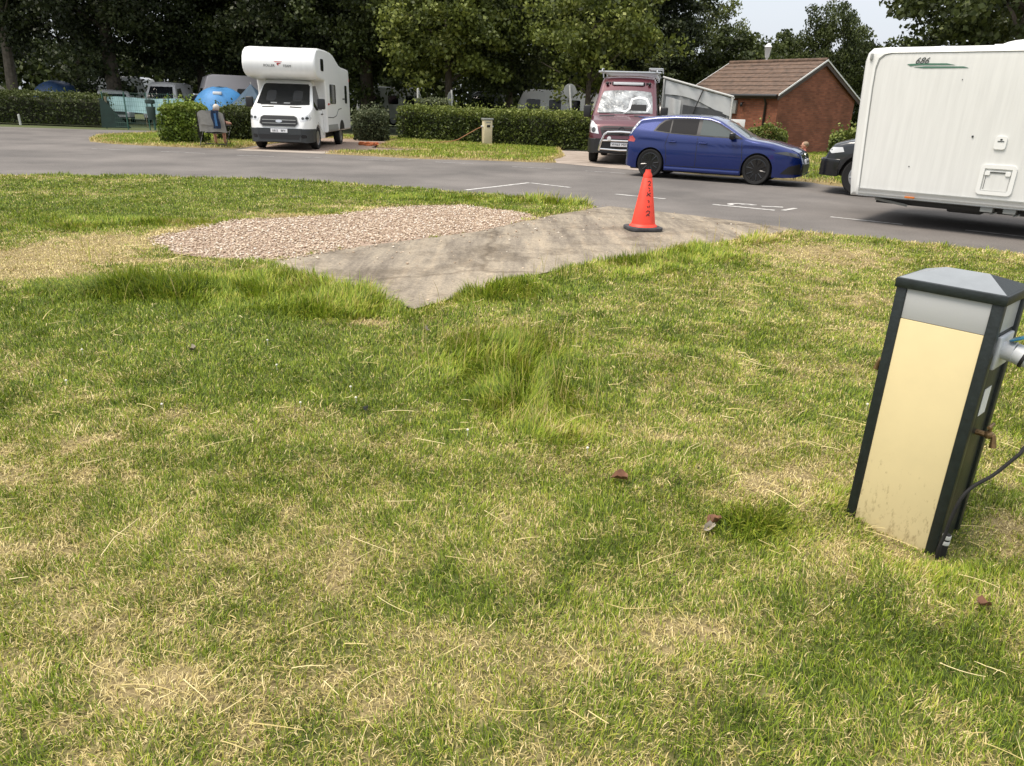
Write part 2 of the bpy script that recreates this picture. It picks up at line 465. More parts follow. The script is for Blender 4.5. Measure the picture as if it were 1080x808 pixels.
def dryness(x, y, s):
    d = .36 + .72 * (fbm(x, y, .8, 1) - .5) + .72 * (fbm(x, y, 3.1, 3) - .5) + 1.1 * (fbm(x, y, 11, 0, 2) - .5)
    d = d + .07 * np.exp(-((y - 1.2) / 1.1) ** 2) - .12 * np.exp(-((y - 5.2) / 1.6) ** 2) + .08 * ((x > 1.2) & (y > 3.6)) - .16 * ((x < -1) & (y > 8.5))
    d = d + gauss(GAUSS_DRY, x, y) - gauss(GAUSS_LUSH, x, y)
    road_edge = (s < .22) & (y > 8.0)
    d = d + .5 * road_edge * np.clip(1 - s / .22, 0, 1)
    return np.clip(d, 0, 1)


def smooth(a, b, v):
    t = np.clip((v - a) / (b - a), 0, 1); return t * t * (3 - 2 * t)


def lawn_z(x, y, s):
    return np.where(s < -.10, -.05, -.05 + .06 * smooth(-.10, .10, s) + .03 * (fbm(x, y, .9, 5) - .5) + .02 * (fbm(x, y, 3.5, 2, 2) - .5) - .03 * np.exp(-((x - 1.56) / .3) ** 2 - ((y - 2.3) / .3) ** 2))


def soil_mat():
    m = bpy.data.materials.new('lawn_soil'); m.use_nodes = True; nt = m.node_tree; b = nt.nodes['Principled BSDF']
    a = nt.nodes.new('ShaderNodeAttribute'); a.attribute_name = 'dry'
    tc = nt.nodes.new('ShaderNodeTexCoord')
    n = nt.nodes.new('ShaderNodeTexNoise'); n.inputs['Scale'].default_value = 55; n.inputs['Detail'].default_value = 5; n.inputs['Roughness'].default_value = .7
    n2 = nt.nodes.new('ShaderNodeTexNoise'); n2.inputs['Scale'].default_value = 14; n2.inputs['Detail'].default_value = 3
    nt.links.new(tc.outputs['Object'], n.inputs['Vector']); nt.links.new(tc.outputs['Object'], n2.inputs['Vector'])
    r1 = nt.nodes.new('ShaderNodeValToRGB'); r2 = nt.nodes.new('ShaderNodeValToRGB')
    for r, c0, c1 in ((r1, (.030, .042, .010), (.12, .15, .038)), (r2, (.10, .075, .036), (.38, .30, .155))):
        r.color_ramp.elements[0].position = .33; r.color_ramp.elements[1].position = .68
        r.color_ramp.elements[0].color = (*c0, 1); r.color_ramp.elements[1].color = (*c1, 1)
        nt.links.new(n.outputs['Fac'], r.inputs['Fac'])
    ad = nt.nodes.new('ShaderNodeMath'); ad.operation = 'MULTIPLY_ADD'; ad.inputs[1].default_value = .7; ad.inputs[2].default_value = -.35
    nt.links.new(n2.outputs['Fac'], ad.inputs[0])
    ad2 = nt.nodes.new('ShaderNodeMath'); ad2.operation = 'ADD'; ad2.use_clamp = True
    nt.links.new(ad.outputs[0], ad2.inputs[0]); nt.links.new(a.outputs['Fac'], ad2.inputs[1])
    mx = nt.nodes.new('ShaderNodeMix'); mx.data_type = 'RGBA'
    nt.links.new(ad2.outputs[0], mx.inputs['Factor']); nt.links.new(r1.outputs['Color'], mx.inputs['A']); nt.links.new(r2.outputs['Color'], mx.inputs['B'])
    nt.links.new(mx.outputs['Result'], b.inputs['Base Color']); b.inputs['Roughness'].default_value = .9; b.inputs['Specular IOR Level'].default_value = .15
    bp = nt.nodes.new('ShaderNodeBump'); bp.inputs['Strength'].default_value = .6; bp.inputs['Distance'].default_value = .015
    nt.links.new(n.outputs['Fac'], bp.inputs['Height']); nt.links.new(bp.outputs['Normal'], b.inputs['Normal'])
    return m


M_SOIL = soil_mat()


def grid_sheet(name, xs, ys, zf, df, m):
    X, Y = np.meshgrid(xs, ys); x = X.ravel(); y = Y.ravel()
    z, s = zf(x, y)
    d = df(x, y, s)
    nx, ny = len(xs), len(ys)
    i = (np.arange(ny - 1)[:, None] * nx + np.arange(nx - 1)[None, :]).ravel()
    Fq = np.stack([i, i + 1, i + nx + 1, i + nx], 1)
    keep = (s[Fq].max(1) > -.25)
    me = np_mesh(name, np.stack([x, y, z], 1), Fq[keep], m)
    a = me.attributes.new('dry', 'FLOAT', 'POINT'); a.data.foreach_set('value', d.astype(np.float32))
    me.polygons.foreach_set('use_smooth', [True] * len(me.polygons))
    return tag(link(name, me), kind='structure')


# base ground out to the horizon
M_GROUND = mat('ground_grass', (.085, .10, .03), .95, col2=(.055, .075, .022), vscale=.6)
g = MB(); g.quad([(-900, -900, -.07), (900, -900, -.07), (900, 900, -.07), (-900, 900, -.07)])
tag(g.build('ground', M_GROUND), kind='structure')


def asphalt():
    m = bpy.data.materials.new('asphalt'); m.use_nodes = True; nt = m.node_tree; b = nt.nodes['Principled BSDF']
    tc = nt.nodes.new('ShaderNodeTexCoord')
    n = nt.nodes.new('ShaderNodeTexNoise'); n.inputs['Scale'].default_value = 42; n.inputs['Detail'].default_value = 6; n.inputs['Roughness'].default_value = .8
    n2 = nt.nodes.new('ShaderNodeTexNoise'); n2.inputs['Scale'].default_value = .45; n2.inputs['Detail'].default_value = 6; n2.inputs['Roughness'].default_value = .6
    for q in (n, n2): nt.links.new(tc.outputs['Object'], q.inputs['Vector'])
    r = nt.nodes.new('ShaderNodeValToRGB'); r.color_ramp.elements[0].position = .3; r.color_ramp.elements[1].position = .7
    r.color_ramp.elements[0].color = (.088, .082, .077, 1); r.color_ramp.elements[1].color = (.20, .184, .172, 1)
    r2 = nt.nodes.new('ShaderNodeValToRGB'); r2.color_ramp.elements[0].position = .35; r2.color_ramp.elements[1].position = .65
    r2.color_ramp.elements[0].color = (.70, .70, .70, 1); r2.color_ramp.elements[1].color = (1.15, 1.14, 1.13, 1)
    mx = nt.nodes.new('ShaderNodeMix'); mx.data_type = 'RGBA'; mx.blend_type = 'MULTIPLY'; mx.inputs['Factor'].default_value = 1
    nt.links.new(n.outputs['Fac'], r.inputs['Fac']); nt.links.new(n2.outputs['Fac'], r2.inputs['Fac'])
    nt.links.new(r.outputs['Color'], mx.inputs['A']); nt.links.new(r2.outputs['Color'], mx.inputs['B'])
    nt.links.new(mx.outputs['Result'], b.inputs['Base Color']); b.inputs['Roughness'].default_value = .85; b.inputs['Specular IOR Level'].default_value = .3
    bp = nt.nodes.new('ShaderNodeBump'); bp.inputs['Strength'].default_value = .5; bp.inputs['Distance'].default_value = .01
    nt.links.new(n.outputs['Fac'], bp.inputs['Height']); nt.links.new(bp.outputs['Normal'], b.inputs['Normal'])
    return m


M_ASPH = asphalt()
sheet('road', ROAD, 0, M_ASPH)


def concrete():
    m = bpy.data.materials.new('concrete'); m.use_nodes = True; nt = m.node_tree; b = nt.nodes['Principled BSDF']
    tc = nt.nodes.new('ShaderNodeTexCoord')
    mp = nt.nodes.new('ShaderNodeMapping'); mp.inputs['Rotation'].default_value = (0, 0, math.radians(38)); mp.inputs['Scale'].default_value = (2.6, .35, 1)
    nt.links.new(tc.outputs['Object'], mp.inputs['Vector'])
    n = nt.nodes.new('ShaderNodeTexNoise'); n.inputs['Scale'].default_value = 1.3; n.inputs['Detail'].default_value = 8; n.inputs['Roughness'].default_value = .7; n.inputs['Distortion'].default_value = .1
    n2 = nt.nodes.new('ShaderNodeTexNoise'); n2.inputs['Scale'].default_value = 38; n2.inputs['Detail'].default_value = 5; n2.inputs['Roughness'].default_value = .8
    nt.links.new(mp.outputs['Vector'], n.inputs['Vector']); nt.links.new(tc.outputs['Object'], n2.inputs['Vector'])
    r = nt.nodes.new('ShaderNodeValToRGB'); r.color_ramp.elements[0].position = .38; r.color_ramp.elements[1].position = .64
    r.color_ramp.elements[0].color = (.18, .155, .125, 1); r.color_ramp.elements[1].color = (.36, .305, .23, 1)
    e = r.color_ramp.elements.new(.5); e.color = (.27, .235, .185, 1)
    r2 = nt.nodes.new('ShaderNodeValToRGB'); r2.color_ramp.elements[0].position = .3; r2.color_ramp.elements[1].position = .7
    r2.color_ramp.elements[0].color = (.6, .6, .6, 1); r2.color_ramp.elements[1].color = (1.3, 1.28, 1.25, 1)
    mx = nt.nodes.new('ShaderNodeMix'); mx.data_type = 'RGBA'; mx.blend_type = 'MULTIPLY'; mx.inputs['Factor'].default_value = 1
    nt.links.new(n.outputs['Fac'], r.inputs['Fac']); nt.links.new(n2.outputs['Fac'], r2.inputs['Fac'])
    nt.links.new(r.outputs['Color'], mx.inputs['A']); nt.links.new(r2.outputs['Color'], mx.inputs['B'])
    vo = nt.nodes.new('ShaderNodeTexVoronoi'); vo.feature = 'DISTANCE_TO_EDGE'; vo.inputs['Scale'].default_value = .33
    wn = nt.nodes.new('ShaderNodeTexNoise'); wn.inputs['Scale'].default_value = 3.; wn.inputs['Detail'].default_value = 6
    nt.links.new(tc.outputs['Object'], wn.inputs['Vector'])
    wm = nt.nodes.new('ShaderNodeMix'); wm.data_type = 'RGBA'; wm.inputs['Factor'].default_value = .25
    nt.links.new(tc.outputs['Object'], wm.inputs['A']); nt.links.new(wn.outputs['Color'], wm.inputs['B']); nt.links.new(wm.outputs['Result'], vo.inputs['Vector'])
    vr = nt.nodes.new('ShaderNodeValToRGB'); vr.color_ramp.elements[0].position = .002; vr.color_ramp.elements[1].position = .012
    vr.color_ramp.elements[0].color = (.66, .64, .62, 1); vr.color_ramp.elements[1].color = (1, 1, 1, 1)
    nt.links.new(vo.outputs['Distance'], vr.inputs['Fac'])
    m2 = nt.nodes.new('ShaderNodeMix'); m2.data_type = 'RGBA'; m2.blend_type = 'MULTIPLY'; m2.inputs['Factor'].default_value = 1
    nt.links.new(mx.outputs['Result'], m2.inputs['A']); nt.links.new(vr.outputs['Color'], m2.inputs['B'])
    sn = nt.nodes.new('ShaderNodeTexNoise'); sn.inputs['Scale'].default_value = 1.1; sn.inputs['Detail'].default_value = 7; sn.inputs['Roughness'].default_value = .75
    nt.links.new(tc.outputs['Object'], sn.inputs['Vector'])
    sr = nt.nodes.new('ShaderNodeValToRGB'); sr.color_ramp.elements[0].position = .40; sr.color_ramp.elements[1].position = .52
    sr.color_ramp.elements[0].color = (.66, .64, .62, 1); sr.color_ramp.elements[1].color = (1, 1, 1, 1); nt.links.new(sn.outputs['Fac'], sr.inputs['Fac'])
    m3 = nt.nodes.new('ShaderNodeMix'); m3.data_type = 'RGBA'; m3.blend_type = 'MULTIPLY'; m3.inputs['Factor'].default_value = 1
    nt.links.new(m2.outputs['Result'], m3.inputs['A']); nt.links.new(sr.outputs['Color'], m3.inputs['B'])
    nt.links.new(m3.outputs['Result'], b.inputs['Base Color']); b.inputs['Roughness'].default_value = .9; b.inputs['Specular IOR Level'].default_value = .25
    bp = nt.nodes.new('ShaderNodeBump'); bp.inputs['Strength'].default_value = .45; bp.inputs['Distance'].default_value = .012
    nt.links.new(n2.outputs['Fac'], bp.inputs['Height']); nt.links.new(bp.outputs['Normal'], b.inputs['Normal'])
    return m


M_CONC = concrete()
sheet('concrete_pad', PAD, .010, M_CONC)
M_GRAVB = mat('gravel_bed', (.42, .32, .24), .95, col2=(.2, .135, .10), vscale=70, bump=.8, bscale=60)
sheet('gravel_bed', GRAVEL, .006, M_GRAVB)
sheet('van_pad', [(1.05, 21.7), (3.3, 19.9), (4.4, 20.3), (4.3, 28.4), (1.6, 28.4), (1.1, 24)], .006, mat('pale_concrete', (.36, .30, .25), .9, var=.35, vscale=1.5, bump=.3, bscale=30))
M_MHG = mat('pitch_gravel', (.34, .255, .20), .95, col2=(.17, .12, .09), vscale=25, bump=.6, bscale=45)
sheet('motorhome_pitch', MHPITCH, .012, M_MHG)
sheet('motorhome_apron', [(-8.5, 22.55), (-8.45, 23.25), (-5.5, 23.35), (-5.8, 22.3)], .006, mat('apron_concrete', (.38, .33, .28), .9, var=.3, vscale=1.5, bump=.3, bscale=30))

# near lawn as a fine height sheet
xs = np.concatenate([np.array([-60, -45, -34, -26, -20, -17]), np.arange(-15, 12.01, .065), np.array([13, 14.5, 16.5, 19, 22, 26])])
ys = np.concatenate([np.array([-6, -4, -2.5, -1.2]), np.arange(0, 15.2, .065)])
grid_sheet('lawn', xs, ys, lambda x, y: (lambda s: (lawn_z(x, y, s), s))(lawn_s(x, y)), dryness, M_SOIL)


def verge_df(x, y, s):
    d = .30 + 1.3 * (fbm(x, y, .5, 1) - .5) + .8 * (fbm(x, y, 2, 3) - .5) + .9 * np.clip(1 - s / .35, 0, 1)
    d = d + gauss([(-13.9, 24.6, 1.0, 1.0, .6), (1.6, 22.5, .7, .6, .3)], x, y)
    return np.clip(d, 0, 1)


VERGES = [('verge_island', V_ISLAND), ('verge_middle', V_MID), ('verge_right', V_RIGHT)]


def verge_z(poly):
    def f(x, y):
        s = sd(poly, x, y) + .25 * (fbm(x, y, 1.2, 2) - .5)
        return np.where(s < -.12, -.05, -.05 + .09 * smooth(-.12, .12, s) + .03 * (fbm(x, y, .8, 5) - .5)), s
    return f


for nm, poly in VERGES:
    a = np.array(poly); x0, y0 = a.min(0) - .4; x1, y1 = a.max(0) + .4
    if nm == 'verge_right':
        xs = np.concatenate([np.arange(3.5, 14, .16), np.arange(14, 61, 1.5)]); ys = np.concatenate([np.arange(-10.4, 11, 1.2), np.arange(11.0, 24, .16), np.arange(24, 46, 1.)])
    else:
        xs = np.arange(x0, x1, .15); ys = np.arange(y0, y1, .15)
    grid_sheet(nm, xs, ys, verge_z(poly), verge_df, M_SOIL)

# painted lines on the road
M_LINE = mat('road_paint', (.62, .61, .58), .7, col2=(.25, .24, .235), vscale=9.)
M_LINEW = mat('worn_road_paint', (.42, .41, .40), .75, col2=(.14, .135, .135), vscale=6.)


def line(a, b, wd=.09, m=None, z=.005):
    a = Vector((*a, 0)); b = Vector((*b, 0)); d = (b - a).normalized(); n = Vector((-d.y, d.x, 0)) * wd / 2
    q = MB(); q.quad([(p.x, p.y, z) for p in (a - n, b - n, b + n, a + n)])
    o = q.build('road_marking', m or M_LINE)
    if o.data.polygons[0].normal.z < 0: o.data.polygons[0].flip()
    return tag(o, kind='structure')


for a, b in [((-.98, 13.85), (.21, 15.66)), ((.25, 15.64), (1.04, 14.98)), ((1.82, 14.04), (2.67, 13.53)), ((4.97, 11.78), (5.82, 11.17)), ((6.55, 10.79), (7.3, 10.2)), ((8.3, 9.5), (9.2, 8.9))]:
    line(a, b)
for a, b in [((-9.96, 21.0), (-8.68, 20.86)), ((-7.69, 20.55), (-6.7, 20.62)), ((-5.96, 20.66), (-5.46, 20.85)), ((-4.46, 20.65), (-3.4, 20.55)), ((-3.12, 21.1), (-2.85, 21.6)), ((-2.3, 20.62), (-1.25, 20.39)), ((-.19, 19.84), (.85, 19.62)),
             ((1.69, 19.3), (2.68, 18.9)), ((4.97, 17.31), (5.87, 16.6)), ((6.7, 15.9), (7.6, 15.2)), ((-12, 21.2), (-10.9, 21.1))]:
    line(a, b, .08, M_LINEW)
line((3.38, 12.92), (4.28, 12.38), .10)
line((4.22, 12.90), (4.58, 12.86), .10)
line((4.42, 12.40), (4.77, 12.78), .08)
q = MB()
for cx, cy, r0, a0, a1 in ((3.92, 13.0, .22, .3, 3.6), (4.05, 13.1, .13, 2.5, 6.0)):
    pts = [(cx + r0 * 1.2 * math.cos(a0 + (a1 - a0) * i / 14), cy + r0 * math.sin(a0 + (a1 - a0) * i / 14)) for i in range(15)]
    for (ax, ay), (bx, by) in zip(pts, pts[1:]):
        ux, uy = ax - cx, ay - cy; vx, vy = bx - cx, by - cy
        q.quad([(ax, ay, .0055), (bx, by, .0055), (cx + vx * .62, cy + vy * .62, .0055), (cx + ux * .62, cy + uy * .62, .0055)])
o = q.build('road_marking', M_LINE); tag(o, kind='structure')

# ------------------------------------------------------------------ grass blades
M_BLADE = mat_attr('grass_blade', [(0, (.055, .09, .014)), (.25, (.178, .25, .022)), (.4, (.285, .37, .03)), (.5, (.42, .43, .06)), (.55, (.32, .27, .085)), (.8, (.56, .45, .185)), (1, (.76, .65, .35))], .55, .16)


def blades(x, y, z, L, wd, tilt, tone, name, az=None):
    n = len(x); az = RNG.uniform(0, 2 * PI, n) if az is None else az; c, s_ = np.cos(az), np.sin(az)
    tw = RNG.uniform(-.6, .6, n); sx, sy = -np.sin(az + tw), np.cos(az + tw)
    V = np.zeros((n, 5, 3))
    def P(t, th): return x + c * L * t * np.sin(th), y + s_ * L * t * np.sin(th), z + L * t * np.cos(th)
    for k, sg in ((0, -1), (1, 1)):
        V[:, k, 0] = x + sg * sx * wd; V[:, k, 1] = y + sg * sy * wd; V[:, k, 2] = z - .004
    mx, my, mz = P(.55, tilt * .75)
    for k, sg in ((2, -1), (3, 1)):
        V[:, k, 0] = mx + sg * sx * wd * .75; V[:, k, 1] = my + sg * sy * wd * .75; V[:, k, 2] = mz
    V[:, 4, 0], V[:, 4, 1], V[:, 4, 2] = P(1., tilt)
    b = np.arange(n)[:, None] * 5
    Fc = np.concatenate([b + np.array([[0, 1, 3]]), b + np.array([[0, 3, 2]]), b + np.array([[2, 3, 4]])], 0)
    me = np_mesh(name, V.reshape(-1, 3), Fc, M_BLADE, np.concatenate([tone] * 3))
    return link(name, me)


def near_blades():
    D0 = 25000.
    y0, y1 = .15, 14.8
    yy = np.linspace(y0, y1, 4000)
    dens = D0 * np.minimum(1, (2.4 / yy) ** 1.55) * 2 * (.76 * yy + 1.5)
    cdf = np.cumsum(dens); N = int(cdf[-1] * (yy[1] - yy[0])); cdf /= cdf[-1]
    y = np.interp(RNG.random(N), cdf, yy)
    x = RNG.uniform(-1, 1, N) * (.76 * y + 1.5)
    s = lawn_s(x, y)
    s = s + .10 * (fbm(x, y, 11, 1, 2) - .35)
    k = s > .0; x, y, s = x[k], y[k], s[k]
    d = dryness(x, y, s); z = lawn_z(x, y, s)
    # bare thin places
    k = RNG.random(len(x)) > .45 * smooth(.55, 1, d); x, y, s, d, z = (v[k] for v in (x, y, s, d, z))
    n = len(x)
    edge = np.exp(-((s - .12) / .22) ** 2) * ((y > 5) & (x > -2.6) | (y > 8))
    tall = gauss(GAUSS_TALL, x, y)
    clump = fbm(x, y, 5, 2, 3)
    L = .022 + .021 * clump + tall * (.45 + .9 * clump) + .055 * edge * clump - .008 * d
    L = L * RNG.uniform(.55, 1.35, n)
    straw = RNG.random(n) < np.clip(.09 + .62 * d + .35 * smooth(.72, 1, d) - .25 * np.minimum(tall / .06, 1) * (d < .6), 0, .95)
    tone = np.where(straw, RNG.uniform(.52, 1., n), np.clip(RNG.normal(.28, .15, n) + .20 * (d - .3) + .10 * np.minimum(tall / .06, 1) - .25 * (clump - .5), 0, .53))
    tilt = np.where(straw, RNG.uniform(.95, 1.52, n), RNG.uniform(.1, 1.15, n))
    az = np.where((tall > .02) | (RNG.random(n) < .4), 14 * fbm(x, y, 1.6, 4, 2) + RNG.normal(0, .8, n), RNG.uniform(0, 2 * PI, n))
    tilt = np.where(tall > .03, RNG.uniform(.15, 1.3, n), tilt)
    base = np.exp(-(dist_poly([(1.30, 2.50), (1.58, 2.20), (1.78, 2.40), (1.52, 2.70)], x, y) / .07) ** 2) * (y < 2.6) * (x > 1.4)
    L = L * (1 - .65 * base)
    wd = (.0010 + .0008 * RNG.random(n)) * np.maximum(1, y / 2.2) ** .75
    wd = wd * (1 + .7 * np.minimum(tall / .06, 1) * (~straw))
    o = blades(x, y, z, L, wd, tilt, tone, 'grass', az)
    tag(o, 'mown patchy green and straw coloured grass across the foreground lawn', 'grass', kind='stuff')


near_blades()


def stalks():
    n = 4600
    y = .4 + 7.2 * RNG.random(n) ** 1.5; x = RNG.uniform(-1, 1, n) * (.76 * y + 1.3)
    s = lawn_s(x, y); k = s > .05; x, y, s = x[k], y[k], s[k]
    d = dryness(x, y, s); k = RNG.random(len(x)) < .25 + .75 * d; x, y, s = x[k], y[k], s[k]
    n = len(x); z = lawn_z(x, y, s)
    L = .04 + .16 * RNG.random(n) ** 2.2; az = RNG.uniform(0, 2 * PI, n); bend = RNG.normal(0, .35, n)
    wd = (.0006 + .0008 * RNG.random(n) ** 1.5) * np.maximum(1, y / 2.2) ** .8
    K = 6; kink = np.where(RNG.random(n) < .3, RNG.normal(0, .8, n), 0); V = np.zeros((n, K, 2, 3))
    px, py = x.copy(), y.copy()
    h0 = RNG.uniform(.012, .035, n); rise = RNG.uniform(-.2, .45, n)
    for i in range(K):
        t = i / (K - 1); a = az + bend * t
        a = a + kink * (i > 2)
        if i: px = px + np.cos(a) * L / (K - 1); py = py + np.sin(a) * L / (K - 1)
        zz = z + h0 + L * rise * t * (1 - .5 * t)
        ww = wd * (1 - .5 * t)
        for j, sg in ((0, -1), (1, 1)):
            V[:, i, j, 0] = px - sg * np.sin(a) * ww; V[:, i, j, 1] = py + sg * np.cos(a) * ww; V[:, i, j, 2] = zz + sg * .0006
    b = np.arange(n)[:, None] * (K * 2)
    Fq = np.concatenate([b + np.array([[2 * i, 2 * i + 2, 2 * i + 3, 2 * i + 1]]) for i in range(K - 1)], 0)
    tone = np.concatenate([RNG.uniform(.72, 1, n)] * (K - 1))
    # same tone along one stalk
    t0 = RNG.uniform(.7, 1, n); tone = np.concatenate([t0] * (K - 1))
    o = link('dry_straw', np_mesh('dry_straw', V.reshape(-1, 3), Fq, M_BLADE, tone))
    tag(o, 'loose pale straw stalks scattered over the mown lawn', 'straw', kind='stuff')


stalks()


def tall_stems():   # seed-head grass standing by the pad and in the middle tuft
    spots = [(-.05, 4.3, .45, .5, 230), (.15, 3.5, .3, .3, 80), (.2, 6.6, .5, .5, 60), (1.2, 7.7, .6, .5, 60), (2.3, 8.6, .5, .5, 60), (3.1, 9.6, .4, .4, 40), (-2.6, 6.2, .9, .3, 60), (-4.0, 6.6, .4, .5, 40), (-1.2, 5.4, .5, .2, 40), (-3, 5.5, .6, .3, 40), (.7, 12.4, .6, .2, 40)]
    X = []; 
    for cx, cy, rx, ry, n in spots:
        for _ in range(n): X.append((cx + random.gauss(0, rx * .6), cy + random.gauss(0, ry * .6)))
    X = np.array(X); x, y = X[:, 0], X[:, 1]; s = lawn_s(x, y); k = s > -.05; x, y, s = x[k], y[k], s[k]
    n = len(x); z = lawn_z(x, y, s)
    L = RNG.uniform(.13, .30, n); wd = .0011 * np.maximum(1, y / 2.5) ** .8
    tone = np.clip(RNG.normal(.62, .14, n), .3, .95)
    o = blades(x, y, z, L, wd * np.ones(n), RNG.uniform(.05, .6, n), tone, 'seed_grass')
    tag(o, 'taller wispy seeding grass round the concrete pad', 'grass', kind='stuff')


tall_stems()


def dark_tuft():
    n = 1500
    x = -3.0 + RNG.normal(0, .32, n); y = 5.62 + RNG.normal(0, .10, n) + .12 * (x + 3.0)
    s = lawn_s(x, y); z = lawn_z(x, y, s)
    o = blades(x, y, z, RNG.uniform(.10, .27, n), .0022 * np.ones(n), RNG.uniform(.6, 1.4, n), np.clip(RNG.normal(.10, .08, n), 0, .35), 'grass_tuft', 3.4 + RNG.normal(0, .55, n))
    tag(o, 'long dark uncut grass tuft left of the gravel bed', 'grass', kind='stuff')


dark_tuft()


def far_blades():
    px, py, pz, pd = [], [], [], []
    for nm, poly in VERGES:
        n = {'verge_island': 16000, 'verge_middle': 26000, 'verge_right': 30000}[nm]
        a = np.array(poly); x0, y0 = a.min(0); x1, y1 = a.max(0)
        x1 = min(x1, 16); y0 = max(y0, 9); y1 = min(y1, 34)
        x = RNG.uniform(x0, x1, n * 2); y = RNG.uniform(y0, y1, n * 2)
        z, s = verge_z(poly)(x, y); k = (s > .02)
        if nm == 'verge_middle': k &= ~inside(MHPITCH, x, y)
        x, y, z, s = x[k], y[k], z[k], s[k]
        px.append(x); py.append(y); pz.append(z); pd.append(verge_df(x, y, s))
    x, y, z, d = (np.concatenate(v) for v in (px, py, pz, pd)); n = len(x)
    straw = RNG.random(n) < smooth(.2, 1, d) * .9
    tone = np.where(straw, RNG.uniform(.55, .9, n), np.clip(RNG.normal(.3, .13, n), 0, .53))
    L = RNG.uniform(.04, .11, n); wd = RNG.uniform(.006, .013, n)
    o = blades(x, y, z, L, wd, RNG.uniform(.2, 1.2, n), tone, 'verge_grass')
    tag(o, 'rough grass on the verges beyond the road', 'grass', kind='stuff')


far_blades()


def gravel():
    ico = bmesh.new(); bmesh.ops.create_icosphere(ico, subdivisions=1, radius=1)
    bv = np.array([v.co[:] for v in ico.verts]); bf = np.array([[v.index for v in f.verts] for f in ico.faces]); ico.free()
    a = np.array(GRAVEL + PAD); n = 60000
    x = RNG.uniform(a[:, 0].min() - .1, a[:, 0].max() + .1, n); y = RNG.uniform(a[:, 1].min() - .1, a[:, 1].max() + .1, n)
    s = sd(GRAVEL, x, y) + .3 * (fbm(x, y, 3, 1) - .5); k = (s > -.02) | ((RNG.random(n) < .05 * np.exp(np.minimum(s, 0) / .35) + .004) & (sd(PAD, x, y) > -.1))
    x, y = x[k], y[k]; n = len(x)
    r = RNG.uniform(.0065, .0155, n); rot = RNG.uniform(0, 2 * PI, n); sq = RNG.uniform(.45, .8, n); el = RNG.uniform(.7, 1.3, n)
    V = np.zeros((n, len(bv), 3))
    bx = bv[None, :, 0] * (r * el)[:, None]; by = bv[None, :, 1] * r[:, None]
    V[..., 0] = x[:, None] + bx * np.cos(rot)[:, None] - by * np.sin(rot)[:, None]
    V[..., 1] = y[:, None] + bx * np.sin(rot)[:, None] + by * np.cos(rot)[:, None]
    V[..., 2] = (.010 + RNG.uniform(0, .010, n))[:, None] + bv[None, :, 2] * (r * sq)[:, None]
    Fc = (np.arange(n)[:, None, None] * len(bv) + bf[None]).reshape(-1, 3)
    tone = np.repeat(RNG.random(n), len(bf))
    m = mat_attr('pebble', [(0, (.22, .155, .105)), (.3, (.43, .33, .24)), (.6, (.54, .43, .32)), (.85, (.62, .53, .42)), (1, (.74, .69, .61))], .8)
    tag(link('gravel', np_mesh('gravel', V.reshape(-1, 3), Fc, m, tone)), 'pinkish pea gravel filling the bed beside the concrete pad', 'gravel', kind='stuff')


gravel()

# a few white clover heads in the mown grass
CLOVER = bpy.data.meshes.new('clover_flower')
cb_ = MB(); cb_.ball((0, 0, .012), (.0065, .0065, .006), 2); cb_.tube([(0, 0, -.02), (0, 0, .01)], .001, 4)
CLOVER = cb_.mesh('clover_flower', mat('clover_white', (.74, .72, .62), .8, var=.3, vscale=300))
for cx, cy in ((-2.55, 4.05), (-1.72, 3.28), (-1.35, 3.9), (-1.06, 3.36), (-.86, 3.6), (-.80, 3.45), (-2.35, 3.55), (-1.55, 4.35), (.35, 2.95), (-.2, 3.1), (1.9, 3.6)):
    o = link('clover_flower', CLOVER); o.location = (cx, cy, .045); tag(o, 'tiny white clover head in the short grass', 'flower', 'white clover heads in the lawn')

# ================================================================== vehicles
def curve(pts, sm=.03):
    p = np.array(sorted(pts), float)
    xs = np.arange(p[0, 0] - .3, p[-1, 0] + .3, .005)
    v = np.interp(xs, p[:, 0], p[:, 1])
    if sm:
        k = np.exp(-.5 * (np.arange(-int(4 * sm / .005), int(4 * sm / .005) + 1) * .005 / sm) ** 2); k /= k.sum()
        v = np.convolve(np.pad(v, len(k) // 2, mode='edge'), k, 'valid')
    return lambda x: np.interp(x, xs, v)


